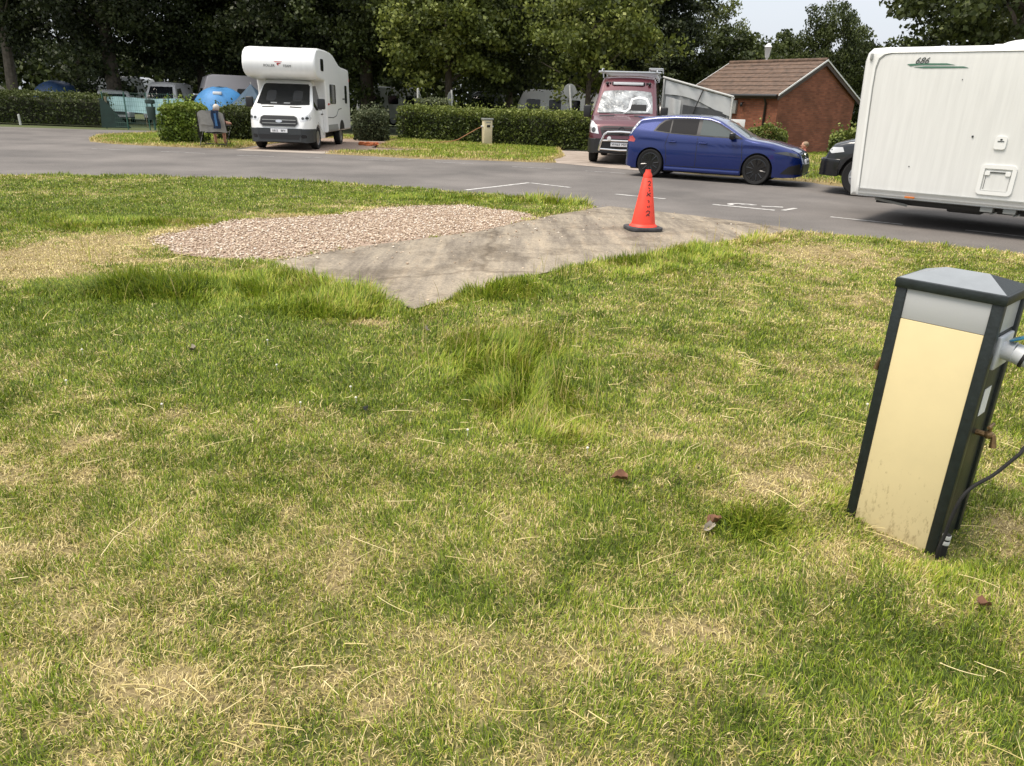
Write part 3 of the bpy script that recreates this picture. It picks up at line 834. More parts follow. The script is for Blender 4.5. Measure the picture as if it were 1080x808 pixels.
def shell(x0, x1, top, bot, hw, belt=9., tumble=0., rad=.1, crown=.03, bulge=.04, zw=.55, arches=(), step=.025, nz=12, shoulder=0.):
    """closed car-body skin; nose at x1.  arches: (xc, zc, R)"""
    n = max(8, int((x1 - x0) / step)); X = [x0 + (x1 - x0) * i / n for i in range(n + 1)]
    for e in (.004, .01, .018): X += [x0 + e, x1 - e]
    for xc, zc, R in arches: X += [xc - R, xc + R, xc - R * .995, xc + R * .995, xc - R * .97, xc + R * .97]
    X = sorted(set(round(v, 4) for v in X if x0 <= v <= x1))
    bm = bmesh.new(); rings = []
    for x in X:
        zt = float(top(x)); zb = float(bot(x)); w = float(hw(x)); bl = float(belt(x)) if callable(belt) else belt
        for xc, zc, R in arches:
            if abs(x - xc) < R: zb = max(zb, zc + math.sqrt(max(0, R * R - (x - xc) ** 2)))
        zb = min(zb, zt - .02); rr = min(rad, .45 * (zt - zb), w * .5)
        def sy(z):
            b = w * (1 - bulge * ((z - zw) / .45) ** 2) if z < bl else w * (1 - bulge * ((bl - zw) / .45) ** 2) - tumble * (z - bl)
            if shoulder and z < bl: b += shoulder * math.exp(-((z - (bl - .10)) / .045) ** 2)
            return max(b, .05)
        P = []
        for i in range(nz + 1):
            z = zb + (zt - rr - zb) * i / nz; P.append((sy(z), z))
        ye = sy(zt - rr)
        for i in range(1, 6):
            a = PI / 2 * i / 5; P.append((ye - rr * (1 - math.cos(a)), zt - rr + rr * math.sin(a)))
        yt = ye - rr
        for i in range(1, 5):
            y = yt * (1 - i / 4); P.append((y, zt + crown * (1 - (y / max(yt, 1e-4)) ** 2)))
        ring = [bm.verts.new((x, y, z)) for y, z in P] + [bm.verts.new((x, -y, z)) for y, z in reversed(P[:-1])]
        rings.append(ring)
    m = len(rings[0])
    for a, b in zip(rings, rings[1:]):
        for j in range(m): bm.faces.new([a[j], b[j], b[(j + 1) % m], a[(j + 1) % m]])
    bm.faces.new(rings[0]); bm.faces.new(list(reversed(rings[-1])))
    bmesh.ops.recalc_face_normals(bm, faces=bm.faces[:])
    return bm


def rrect(cx, cz, w, h, r, n=4, sk=0.):
    out = []
    for sx, sz, a0 in ((1, 1, 0), (-1, 1, 90), (-1, -1, 180), (1, -1, 270)):
        for i in range(n + 1):
            a = math.radians(a0 + 90 * i / n)
            u = sx * (w / 2 - r) + r * math.cos(a); v = sz * (h / 2 - r) + r * math.sin(a)
            out.append((cx + u + sk * v, cz + v))
    return out


def ellipse(cx, cz, a, b, n=20): return [(cx + a * math.cos(2 * PI * i / n), cz + b * math.sin(2 * PI * i / n)) for i in range(n)]


VIEWS = {'F': (Vector((-1, 0, 0)), lambda p: Vector((9, p[0], p[1]))), 'B': (Vector((1, 0, 0)), lambda p: Vector((-9, p[0], p[1]))),
         'L': (Vector((0, -1, 0)), lambda p: Vector((p[0], 9, p[1]))), 'R': (Vector((0, 1, 0)), lambda p: Vector((p[0], -9, p[1]))),
         'T': (Vector((0, 0, -1)), lambda p: Vector((p[0], p[1], 9)))}


def decal(bvh, poly, view, name, m, parent=None, off=.005, res=.05, thick=.01, mb=None):
    d, org = VIEWS[view]
    bm = bmesh.new(); vs = [bm.verts.new((p[0], p[1], 0)) for p in poly]; bm.faces.new(vs)
    xs = [p[0] for p in poly]; ys = [p[1] for p in poly]
    for lo, hi, no in ((min(xs), max(xs), (1, 0, 0)), (min(ys), max(ys), (0, 1, 0))):
        k = int((hi - lo) / res)
        for i in range(1, k + 1):
            c = lo + (hi - lo) * i / (k + 1)
            co = (c, 0, 0) if no[0] else (0, c, 0)
            bmesh.ops.bisect_plane(bm, geom=bm.verts[:] + bm.edges[:] + bm.faces[:], plane_co=co, plane_no=no)
    dep = {}; miss = []
    for v in bm.verts:
        o = org((v.co.x, v.co.y)); h = bvh.ray_cast(o, d)
        if h[0] is not None: dep[v] = (h[0] - o).dot(d)
        else: miss.append(v)
    if not dep: raise RuntimeError('decal misses ' + name)
    for v in miss:
        dep[v] = dep[min((q for q in dep if q not in miss), key=lambda q: (q.co - v.co).length)]
    fin = {v: org((v.co.x, v.co.y)) + d * (dep[v] - off) for v in bm.verts}
    for v, c in fin.items(): v.co = c
    be = [e for e in bm.edges if e.is_boundary]
    r = bmesh.ops.extrude_edge_only(bm, edges=be)
    for v in r['geom']:
        if isinstance(v, bmesh.types.BMVert): v.co += d * thick
    bmesh.ops.recalc_face_normals(bm, faces=bm.faces[:])
    # make sure the face looks back at the caster
    t = sum((f.normal.dot(-d) * f.calc_area() for f in bm.faces))
    if t < 0: bmesh.ops.reverse_faces(bm, faces=bm.faces[:])
    if mb is not None:
        mb.merge(bm); return None
    b = MB(); b.bm.free(); b.bm = bm
    return b.build(name, m, parent, recalc=False)


def bvh_of(bm): return BVHTree.FromBMesh(bm)


def bm_build(bm, name, m, parent=None, angle=40):
    b = MB(); b.bm.free(); b.bm = bm
    return b.build(name, m, parent, angle)


def stroke(pts, wd):
    """outline polygon of a thick polyline in 2D"""
    L, R = [], []
    for i, p in enumerate(pts):
        a = pts[max(i - 1, 0)]; b = pts[min(i + 1, len(pts) - 1)]
        dx, dy = b[0] - a[0], b[1] - a[1]; l = math.hypot(dx, dy) or 1
        w_ = wd[i] if isinstance(wd, (list, tuple)) else wd
        L.append((p[0] - dy / l * w_ / 2, p[1] + dx / l * w_ / 2)); R.append((p[0] + dy / l * w_ / 2, p[1] - dx / l * w_ / 2))
    return L + R[::-1]


WHEEL_CACHE = {}


def wheel(parent, x, y, R, wd, side, style, rimm):
    key = (R, wd, style)
    if key not in WHEEL_CACHE:
        ri = R * {'multi': .74, 'van': .62, 'hub': .6, 'suv': .64}[style]
        t = MB(); h = wd / 2
        t.lathe([(ri, -h * .8), (ri + .012, -h * .92), (R * .93, -h), (R * .985, -h * .82), (R, -h * .5), (R, h * .5), (R * .985, h * .82), (R * .93, h), (ri + .012, h * .92), (ri, h * .8), (ri - .02, h * .5), (ri - .02, -h * .5)], 40, 'y', closed=True)
        for i in range(-1, 2): t.lathe([(R + .002, i * h * .35 - .006), (R - .0, i * h * .35), (R + .002, i * h * .35 + .006)], 40, 'y', closed=True)
        tyre = t.mesh('wheel', M_RUBBER)
        r = MB()   # outer face towards +y
        r.lathe([(ri + .004, h * .84), (ri - .012, h * .88), (ri - .03, h * .70), (ri - .035, -h * .6)] + ([(.0001, -h * .6)] if style not in ('multi', 'suv') else [(ri - .04, -h * .6), (ri - .04, -h * .55), (ri - .02, h * .70)]), 40, 'y')
        if style == 'multi':
            for k in range(5):
                for s_ in (-1, 1):
                    a = 2 * PI * k / 5 + s_ * .17; a1 = 2 * PI * k / 5 + s_ * .30
                    M0 = Vector((math.cos(a) * .05, h * .55, math.sin(a) * .05)); M1 = Vector((math.cos(a1) * (ri - .015), h * .80, math.sin(a1) * (ri - .015)))
                    r.tube([M0, M0.lerp(M1, .5) + Vector((0, .012, 0)), M1], [.026, .020, .022], 6)
            r.lathe([(.075, h * .4), (.07, h * .66), (.03, h * .72), (.0001, h * .72)], 20, 'y')
        elif style == 'suv':
            for k in range(6):
                a = 2 * PI * k / 6
                M0 = Vector((math.cos(a) * .05, h * .5, math.sin(a) * .05)); M1 = Vector((math.cos(a) * (ri - .015), h * .78, math.sin(a) * (ri - .015)))
                r.tube([M0, M1], [.035, .03], 6)
            r.lathe([(.08, h * .4), (.075, h * .62), (.0001, h * .66)], 20, 'y')
        else:
            r.lathe([(ri - .03, h * .62), (ri * .62, h * .74), (ri * .45, h * .5), (.09, h * .5), (.075, h * .85), (.0001, h * .88)], 32, 'y')
            for k in range(10):
                a = 2 * PI * k / 10; M0 = Vector((math.cos(a) * ri * .5, h * .60, math.sin(a) * ri * .5)); M1 = Vector((math.cos(a) * (ri - .02), h * .72, math.sin(a) * (ri - .02)))
                r.tube([M0, M1], [.016, .022], 5)
        bd = MB(); bd.lathe([(.0001, -.01), (ri * .72, -.01), (ri * .72, .012), (.0001, .012)], 28, 'y') if style in ('multi', 'suv') else None
        WHEEL_CACHE[key] = (tyre, r.mesh('rim', rimm), bd.mesh('brake_disc', M_SILVER) if style in ('multi', 'suv') else None)
    ty, rm, bdm = WHEEL_CACHE[key]
    o = link('wheel', ty, parent); o.location = (x, y, R); o.rotation_euler = (0, random.uniform(0, 6), 0)
    if side < 0: o.rotation_euler = (0, o.rotation_euler[1], PI)
    link('rim', rm, o)
    if bdm: link('brake_disc', bdm, o)
    return o


def mirror_part(parent, x, y, z, side, m, sx=.10, sy=.11, sz=.16):
    b = MB(); b.box(-sx / 2, sx / 2, 0, sy * 2 * .9, -sz / 2, sz / 2, .035, seg=3)
    b.tube([(0, -.10, -sz * .42), (0, .04, -sz * .35)], .022, 6)
    o = b.build('door_mirror', m, parent)
    o.location = (x, y + (.04 if side > 0 else -.04), z)
    if side < 0: o.rotation_euler = (0, 0, PI)
    return o


def heading(fx, fy): return math.atan2(fy, fx)


# ------------------------------------------------------------------ blue hatchback
def hatchback():
    c = Vector((4.28, 17.55)); f = Vector((.893, -.45)).normalized()
    left = Vector((-f.y, f.x))
    c = c + left * .76 - f * .05
    root = thing('hatchback', (c.x, c.y, 0), heading(f.x, f.y), 'deep blue five door hatchback with black wheels parked along the far side of the road', 'car')
    root.scale = (.94, .97, 1.0)
    top = curve([(-1.99, .60), (-1.98, .72), (-1.965, .92), (-1.93, 1.0), (-1.82, 1.14), (-1.72, 1.285), (-1.64, 1.335), (-1.3, 1.38), (-.8, 1.415), (-.3, 1.418), (.05, 1.40), (.30, 1.335), (.98, .99), (1.12, .958), (1.6, .90), (2.02, .80), (2.20, .72), (2.28, .63), (2.31, .52), (2.32, .46)], .02)
    bot = curve([(-2.14, .42), (-2.08, .30), (-1.9, .23), (-1.6, .19), (1.5, .18), (1.9, .19), (2.2, .2), (2.32, .25)], .03)
    hw = curve([(-1.99, .72), (-1.97, .79), (-1.90, .85), (-1.8, .88), (-1.3, .895), (0, .885), (1.3, .895), (1.7, .875), (2.05, .83), (2.20, .76), (2.28, .67), (2.32, .58)], .03)
    belt = curve([(-2.14, 1.04), (-1.5, 1.02), (0, .98), (1.0, .95), (2.2, .92)], .05)
    AR = ((1.31, .325, .365), (-1.31, .325, .365))
    bm = shell(-1.99, 2.32, top, bot, hw, belt, .50, .10, .025, .05, .6, AR, .025, 16, .012)
    bv = bvh_of(bm); body = bm_build(bm, 'body', M_BLUE, root, 30)
    ub = MB(); ub.box(-1.9, 1.95, -.66, .66, .17, .80, .03); ub.box(-.95, .95, -.80, .80, .16, .24, .02); ub.build('underbody', M_BLACK, root)
    for sd_n, v, nm in ((-1, 'R', 'r'), (1, 'L', 'l')):
        # side glass
        front = [(.80, .985), (.52, 1.135), (.28, 1.25), (.08, 1.31), (-.12, 1.335), (-.12, 1.005)]
        rear = [(-.21, 1.01), (-.21, 1.34), (-.5, 1.338), (-.85, 1.315), (-.85, 1.035)]
        qtr = [(-.885, 1.038), (-.885, 1.31), (-1.04, 1.275), (-1.16, 1.185), (-1.24, 1.07)]
        decal(bv, [(.92, .962), (.54, 1.165), (.29, 1.28), (.08, 1.336), (-.5, 1.362), (-.88, 1.338), (-1.07, 1.30), (-1.20, 1.20), (-1.30, 1.052), (-.85, 1.012), (0, .978)], v, 'window_trim', M_BLACK, root, .004)
        decal(bv, front, v, 'front_window', M_CLEARISH, root, .008)
        decal(bv, rear, v, 'rear_window', M_TINT, root, .008)
        decal(bv, qtr, v, 'quarter_window', M_TINT, root, .008)
        # door shut lines as one part
        sb = MB()
        for pl in ([(.90, .90), (.95, .5), (.92, .30)], [(-.165, .96), (-.165, .3)], [(-.90, 1.0), (-.96, .75), (-.92, .62), (-.90, .35)], [(.93, .30), (-.9, .30)]):
            decal(bv, stroke(pl, .011), v, '', None, off=.003, mb=sb, thick=.004)
        sb.build('door_seams', M_INK, root, recalc=False)
        decal(bv, [(1.86, .27), (2.02, .43), (2.26, .50), (2.30, .27)], v, 'bumper_intake', M_BLACK, root, .006)
        for hx in (-.02, -.78):
            hb = MB(); yy = sd_n * .892
            hb.box(hx - .10, hx + .10, min(yy, yy + sd_n * .035), max(yy, yy + sd_n * .035), .815, .85, .012)
            decal(bv, ellipse(hx - .01, .835, .075, .036), v, '', None, off=.003, mb=hb)
            hb.build('door_handle', M_BLUE, root)
        sk = MB(); sk.box(-.93, .93, min(sd_n * .84, sd_n * .905), max(sd_n * .84, sd_n * .905), .19, .275, .02); sk.build('side_skirt', M_BLUE, root)
        mirror_part(root, .68, sd_n * .83, 1.02, sd_n, M_BLACKG, .13, .10, .15)
        decal(bv, [(1.66, .71), (2.05, .655), (2.23, .62), (2.26, .675), (2.16, .705), (1.92, .745)], v, 'headlight', M_LAMPD, root, .006)
        decal(bv, [(-1.95, .90), (-1.955, .80), (-1.76, .79), (-1.74, .85), (-1.82, .93)], v, 'tail_light', M_REDL, root, .006)
        decal(bv, [(-1.94, .97), (-1.87, .97), (-1.67, 1.26), (-1.72, 1.26)], v, 'rear_pillar_reflection', M_LAMP, root, .006)  # pale strip painted on the pillar in place of a bright reflection
        for xc in (1.31, -1.31):
            wheel(root, xc, sd_n * .775, .325, .225, sd_n, 'multi', M_BLACKG)
    wsc = [(-.62, .965), (.62, .965), (.56, 1.12), (.47, 1.345), (.2, 1.375), (-.2, 1.375), (-.47, 1.345), (-.56, 1.12)]
    decal(bv, [(-.70, .99), (-.35, .975), (.35, .975), (.70, .99), (.60, 1.17), (.51, 1.285), (.25, 1.32), (-.25, 1.32), (-.51, 1.285), (-.60, 1.17)], 'F', 'windscreen', M_CLEARISH, root, .006)
    wp = MB()
    for y0, y1 in ((-.55, -.02), (.05, .55)): decal(bv, stroke([(y0, 1.0), (y1, 1.03)], .02), 'F', '', None, off=.02, mb=wp)
    wp.build('wiper', M_INK, root, recalc=False)
    decal(bv, [(-.64, 1.02), (.64, 1.02), (.54, 1.27), (-.54, 1.27)], 'B', 'tailgate_window', M_TINT, root, .006)
    decal(bv, stroke([(-.60, .655), (0, .672), (.60, .655)], .06), 'F', 'grille', M_BLACKG, root, .006)
    decal(bv, [(-.66, .28), (.66, .28), (.62, .50), (.30, .46), (-.30, .46), (-.62, .50)], 'F', 'lower_grille', M_BLACK, root, .008)
    decal(bv, stroke([(-.62, .245), (0, .225), (.62, .245)], .035), 'F', 'front_splitter', M_BLACKG, root, .03, thick=.05)
    pl = decal(bv, rrect(0, .53, .52, .11, .01), 'F', 'number_plate', M_PLATE, root, .02, thick=.02)
    text('YK22', .085, M_INK, pl, face_front(2.345, -.115, .528)); text('GVR', .085, M_INK, pl, face_front(2.345, .13, .528))
    decal(bv, ellipse(0, .655, .055, .055), 'F', 'badge', M_CHROME, root, .014, thick=.012)
    sp = MB(); sp.box(-1.82, -1.55, -.54, .54, 1.33, 1.36, .012); sp.build('roof_spoiler', M_BLUE, root)
    bl = MB(); bl.box(-2.01, -1.83, -.6, .6, .24, .36, .02); bl.build('rear_diffuser', M_BLACK, root)
    return root


hatchback()


# ------------------------------------------------------------------ overcab motorhome
def motorhome():
    f = Vector((.035, -.999))
    fc = Vector((-7.36, 24.2)); x_ax = 2.05
    c = fc - f * x_ax * .965
    root = thing('motorhome', (c.x, c.y, .012), heading(f.x, f.y), 'white overcab motorhome with dark grey bumper parked on the verge facing the road', 'motorhome')
    root.scale = (.965, .965, .965)
    W = 1.13
    prof = [(-3.0, .50), (-3.02, 1.2), (-2.98, 2.52), (-2.9, 2.62), (-1.6, 2.66), (-1.15, 2.72), (-.75, 2.84), (-.35, 2.96), (.1, 3.03), (.9, 3.06), (1.9, 3.05), (2.25, 3.0), (2.45, 2.9), (2.58, 2.74), (2.63, 2.55),
            (2.60, 2.38), (2.50, 2.25), (2.35, 2.17), (1.9, 2.12), (1.25, 2.1), (1.18, 1.9), (1.1, .50)]
    hb = MB(); hb.prism(prof, 'y', -W, W, .07, 4)
    # wheel boxes cut visually with black arches below
    bmc = hb.bm.copy(); bvh_h = bvh_of(bmc); bmc.free()
    hb.build('coachwork', M_WHITE, root, 30)
    top = curve([(1.0, 2.14), (1.45, 2.13), (1.62, 2.05), (2.36, 1.36), (2.44, 1.30), (2.75, 1.19), (2.92, 1.08), (2.99, .92), (3.03, .75), (3.05, .6), (3.055, .5)], .02)
    bot = curve([(1.0, .32), (2.4, .30), (2.8, .27), (3.05, .3)], .02)
    hw = curve([(1.0, 1.0), (2.4, 1.0), (2.7, .97), (2.88, .90), (2.98, .82), (3.03, .74), (3.055, .66)], .02)
    AR = ((2.05, .36, .41),)
    bm = shell(1.0, 3.055, top, bot, hw, curve([(1, 1.28), (3, 1.16)]), .24, .09, .03, .025, .7, AR, .025, 16)
    bv = bvh_of(bm); bm_build(bm, 'cab', M_WHITE, root, 35)
    # dark lower bumper: slightly larger skin under 0.66 m
    bm = shell(2.42, 3.075, lambda x: .655, curve([(2.4, .26), (3.0, .22), (3.075, .26)]), lambda x: hw(x) + .012, 9., 0, .03, .0, .02, .5, ((2.05, .36, .405),), .03, 8)
    bb = bvh_of(bm); bm_build(bm, 'bumper', M_GREYPL, root, 35)
    decal(bb, [(-.60, .33), (.60, .33), (.68, .47), (-.68, .47)], 'F', 'air_intake', M_BLACK, root, .006)
    for s in (-1, 1):
        decal(bb, rrect(s * .76, .42, .15, .10, .04), 'F', 'fog_light', M_BLACKG, root, .008)
    gr = decal(bv, [(-.50, .70), (.50, .70), (.60, .80), (.56, .98), (.47, 1.03), (-.47, 1.03), (-.56, .98), (-.60, .80)], 'F', 'grille', M_BLACK, root, .012)
    rim = MB()
    for zz in (.80, .90):
        decal(bv, stroke([(-.52, zz), (.52, zz)], .018), 'F', '', None, off=.022, mb=rim)
    decal(bv, stroke([(-.5, .70), (.5, .70), (.60, .80), (.56, .98), (.47, 1.03), (-.47, 1.03), (-.56, .98), (-.60, .80), (-.5, .70)], .02), 'F', '', None, off=.02, mb=rim)
    rim.build('grille_trim', M_SIGNGREY, gr, recalc=False)
    decal(bv, ellipse(0, .865, .10, .042), 'F', 'badge', M_ALU, gr, .03)
    pl = decal(bb, rrect(0, .585, .52, .115, .01), 'F', 'number_plate', M_PLATE, root, .018, thick=.02)
    text('LB15', .088, M_INK, pl, face_front(3.10, -.12, .583)); text('BFV', .088, M_INK, pl, face_front(3.10, .13, .583))
    for s in (-1, 1):
        decal(bv, [(s * .60, .98), (s * .66, .86), (s * .93, .90), (s * .97, 1.02), (s * .93, 1.06), (s * .74, 1.05)], 'F', 'headlight', M_LAMP, root, .008)
        hl = MB()
        for q, (yy, zz) in enumerate(((.74, .96), (.86, .97))): decal(bv, ellipse(s * yy, zz, .045, .04), 'F', '', None, off=.014, mb=hl)
        hl.build('headlight_bowl', M_GREYPL, root, recalc=False)
    decal(bv, [(-.84, 1.36), (-.4, 1.335), (.4, 1.335), (.84, 1.36), (.74, 1.93), (.68, 1.985), (-.68, 1.985), (-.74, 1.93)], 'F', 'windscreen', M_GLASS, root, .006)
    for s, cy in ((1, .42), (-1, -.42)): decal(bv, rrect(cy, 1.62, .30, .32, .07), 'F', 'seat', mat('seat_through_glass', (.05, .052, .055), .08), root, off=.0075, thick=.004)
    decal(bv, stroke([(.42 + .17 * math.cos(a), 1.42 + .10 * math.sin(a)) for a in [PI * i / 10 for i in range(11)]], .03), 'F', 'steering_wheel', M_BLACK, root, off=.0085, thick=.004)
    for yy in (-.30, .12): decal(bv, rrect(yy, 1.40, .20, .035, .008), 'F', 'papers', mat('paper_glimpse', (.3, .31, .31), .2), root, off=.0085, thick=.004)
    for s in (-1, 1): decal(bv, stroke([(s * .25, 1.285), (s * .62, 1.27)], .03), 'F', 'scuttle_vent', M_BLACK, root, off=.006)
    wp = MB()
    for y0, y1 in ((-.7, .0), (.1, .72)): decal(bv, stroke([(y0, 1.345), (y1, 1.375)], .018), 'F', '', None, off=.02, mb=wp)
    wp.build('wiper', M_INK, root, recalc=False)
    for s, v in ((1, 'L'), (-1, 'R')):
        decal(bv, [(2.28, 1.33), (1.68, 1.93), (1.26, 1.95), (1.26, 1.20), (2.05, 1.20)], v, 'cab_window', M_GLASS, root, .006)
        dh = MB(); dh.box(1.32, 1.48, s * .995 if s > 0 else -1.03, 1.03 if s > 0 else s * .995, 1.06, 1.10, .01); dh.build('door_handle', M_BLACK, root)
        sm = MB(); decal(bv, stroke([(1.24, 1.95), (1.22, .4), (2.0, .84)], .012), v, '', None, off=.003, mb=sm); sm.build('door_seams', M_INK, root, recalc=False)
        mirror_part(root, 2.08, s * .99, 1.40, s, M_BLACK, .13, .13, .32)
        # habitation side
        decal(bvh_h, rrect(1.62, 2.58, .42, .36, .08), v, 'overcab_window', M_GLASS, root, .012, thick=.03)
        decal(bvh_h, rrect(.15, 1.72, .95, .62, .07), v, 'side_window', M_GLASS, root, .012, thick=.03)
        decal(bvh_h, rrect(-2.2, 1.74, .40, .62, .06), v, 'rear_side_window', M_GLASS, root, .012, thick=.03)
        sk = MB(); decal(bvh_h, [(1.05, .52), (1.05, .74), (-.45, .74), (-.62, .52)], v, '', None, off=.012, mb=sk); sk.build('side_skirt', M_SIGNGREY, root, recalc=False)
        st = MB()
        decal(bvh_h, stroke([(1.05, .98), (.2, .96), (-.35, 1.02), (-.7, 1.22), (-1.3, 1.26)], .025), v, '', None, off=.006, mb=st)
        decal(bvh_h, rrect(-1.75, 1.58, .38, .05, .01), v, '', None, off=.006, mb=st)
        st.build('stripe', M_DECALD, root, recalc=False)
        st = MB(); decal(bvh_h, [(1.02, 1.36), (.55, 1.40), (.95, 1.43)], v, '', None, off=.007, mb=st); st.build('red_flash', M_RED, root, recalc=False)
        ar = MB(); decal(bvh_h, [(-1.25 + .44 * math.cos(a), .505 + .36 * math.sin(a)) for a in [PI * i / 14 for i in range(15)]], v, '', None, off=.006, mb=ar)
        ar.build('wheel_arch', M_INK, root, recalc=False)
        wheel(root, 2.05, s * .88, .355, .22, s, 'van', M_SILVER)
        wheel(root, -1.25, s * .97, .355, .22, s, 'van', M_SILVER)
        ml = MB(); ml.box(-2.97, -2.90, s * W - .10, s * W + .012 if s > 0 else s * W + .10, 2.2, 2.3, .01) if s > 0 else ml.box(-2.97, -2.90, -W - .012, -W + .10, 2.2, 2.3, .01)
        ml.build('marker_light', M_REDL, root)
    # drip rail under the overcab
    for s in (-1, 1): dr = MB(); dr.tube([(1.15, s * W * .93, 2.095), (2.35, s * W * .93, 2.16)], .02, 6); dr.build('drip_rail', M_GRPTRIM, root)
    ub = MB(); ub.box(-2.8, 2.6, -.80, .80, .28, .75, .02); ub.build('underbody', M_BLACK, root)
    # lettering on the overcab nose
    decal(bvh_h, [(-.02, 2.56), (.10, 2.56), (.06, 2.53), (.02, 2.53), (.0, 2.47), (-.05, 2.53)], 'F', 'emblem', M_RED, root, .006)
    decal(bvh_h, [(.12, 2.585), (.12, 2.60), (-.13, 2.60), (-.09, 2.575)], 'F', 'emblem', M_RED, root, .006)
    text('ROLLER', .10, M_DECALD, root, face_front(2.632, -.28, 2.475))
    text('TEAM', .10, M_DECALD, root, face_front(2.632, .27, 2.475))
    return root


motorhome()


# ------------------------------------------------------------------ maroon van conversion
def van():
    f = Vector((-.195, -.981)); f.normalize(); lat = Vector((-f.y, f.x))
    fl = Vector((2.14, 22.95)) + lat * .93; x_ax = 1.95
    c = fl - f * x_ax
    root = thing('camper_van', (c.x, c.y, .01), heading(f.x, f.y), 'maroon high roof camper van with chrome bull bar parked behind the blue hatchback', 'van')
    S = .97
    top = curve([(-2.9, 2.2), (-2.85, 2.34), (-2.6, 2.40), (1.0, 2.42), (1.25, 2.37), (1.42, 2.21), (1.58, 2.03), (2.20, 1.36), (2.28, 1.30), (2.65, 1.18), (2.82, 1.06), (2.90, .9), (2.94, .72), (2.95, .6)], .02)
    bot = curve([(-2.9, .42), (2.3, .38), (2.7, .33), (2.95, .36)], .02)
    hw = curve([(-2.9, .93), (-2.7, .97), (1.0, .985), (2.3, .985), (2.6, .955), (2.80, .89), (2.90, .80), (2.95, .70)], .02)
    AR = ((1.95, .36, .41), (-1.7, .36, .41))
    bm = shell(-2.9, 2.95, top, bot, hw, curve([(-3, 1.2), (3, 1.15)]), .15, .14, .03, .025, .75, AR, .03, 16)
    bv = bvh_of(bm); bm_build(bm, 'body', M_MAROON, root, 35)
    bm = shell(2.36, 2.985, lambda x: .70, curve([(2.3, .33), (2.9, .29), (2.985, .33)]), lambda x: hw(x) + .014, 9., 0, .03, 0, .02, .5, ((1.95, .36, .405),), .03, 8)
    bb = bvh_of(bm); bm_build(bm, 'bumper', M_BLACK, root)
    ub = MB(); ub.box(-2.7, 2.5, -.72, .72, .3, .8, .02); ub.build('underbody', M_BLACK, root)
    g = decal(bv, [(-.55, .80), (.55, .80), (.62, 1.0), (.48, 1.045), (-.48, 1.045), (-.62, 1.0)], 'F', 'grille', M_BLACK, root, .01)
    sl = MB()
    for zz in (.86, .93, 1.0): decal(bv, stroke([(-.52, zz), (.52, zz)], .025), 'F', '', None, off=.02, mb=sl)
    sl.build('grille_slats', mat('grille_maroon', (.035, .012, .016), .3), g, recalc=False)
    st = MB()
    decal(bv, stroke(ellipse(0, .93, .095, .095, 24) + [(.095, .93)], .016), 'F', '', None, off=.035, mb=st)
    for k in range(3):
        a = PI / 2 + k * 2 * PI / 3; decal(bv, [(.09 * math.cos(a), .93 + .09 * math.sin(a)), (.016 * math.cos(a + 1), .93 + .016 * math.sin(a + 1)), (.016 * math.cos(a - 1), .93 + .016 * math.sin(a - 1))], 'F', '', None, off=.035, mb=st)
    st.build('star_badge', M_BLACKG, g, recalc=False)
    for s, v in ((1, 'L'), (-1, 'R')):
        decal(bv, [(s * .64, .82), (s * .92, .86), (s * .95, 1.20), (s * .85, 1.16), (s * .70, 1.02)], 'F', 'headlight', M_LAMP, root, .01)
        bw = MB(); decal(bv, ellipse(s * .80, .93, .06, .07), 'F', '', None, off=.018, mb=bw); bw.build('headlight_bowl', M_GREYPL, root, recalc=False)
        decal(bv, [(2.05, 1.30), (1.62, 1.82), (1.12, 1.86), (1.12, 1.22), (1.95, 1.22)], v, 'cab_window', M_GLASS, root, .006)
        decal(bv, rrect(-.2, 1.58, 1.2, .60, .06), v, 'side_window', M_TINT, root, .008)
        sm = MB(); decal(bv, stroke([(1.06, 1.9), (1.04, .5), (1.5, .5)], .012), v, '', None, off=.003, mb=sm); sm.build('door_seams', M_INK, root, recalc=False)
        dh = MB(); dh.box(1.15, 1.32, s * .98 if s > 0 else -1.01, 1.01 if s > 0 else s * .98, 1.08, 1.12, .01); dh.build('door_handle', M_BLACK, root)
        mirror_part(root, 1.92, s * .97, 1.42, s, M_BLACK, .13, .12, .34)
        for xc in (1.95, -1.7): wheel(root, xc, s * .845, .355, .235, s, 'hub', M_GREYPL)
    wsd = [(-.80, 1.40), (-.4, 1.375), (.4, 1.375), (.80, 1.40), (.74, 1.85), (.68, 1.99), (.3, 2.02), (-.3, 2.02), (-.68, 1.99), (-.74, 1.85)]
    decal(bv, wsd, 'F', 'windscreen', M_SHIELD, root, .006)
    tr = MB()
    decal(bv, stroke([(.12, 1.55), (.16, 1.78), (.36, 1.84), (.58, 1.80), (.70, 1.60), (.62, 1.46)], .055), 'F', '', None, off=.009, mb=tr, thick=.003)
    decal(bv, stroke([(.14, 1.55), (.02, 1.44), (-.3, 1.50)], .05), 'F', '', None, off=.009, mb=tr, thick=.003)
    tr.build('screen_cover_fold', mat('cover_white', (.72, .73, .73), .25), root, recalc=False)
    dk = MB(); decal(bv, [(.14, 1.47), (.62, 1.47), (.60, 1.64), (.18, 1.64)], 'F', '', None, off=.010, mb=dk, thick=.003); dk.build('dashboard_gap', M_TINT, root, recalc=False)
    wp = MB()
    for y0, y1 in ((-.75, -.05), (.0, .72)): decal(bv, stroke([(y0, 1.385), (y1, 1.41)], .02), 'F', '', None, off=.02, mb=wp)
    wp.build('wiper', M_INK, root, recalc=False)
    for s in (-1, 1): decal(bv, stroke([(s * .28, 1.325), (s * .72, 1.305)], .035), 'F', 'scuttle_vent', M_INK, root, off=.006)
    # light bar on the roof front
    lb = MB(); lb.box(1.40, 1.50, -.48, .48, 2.155, 2.255, .02)
    lbo = lb.build('light_bar', M_BLACK, root)
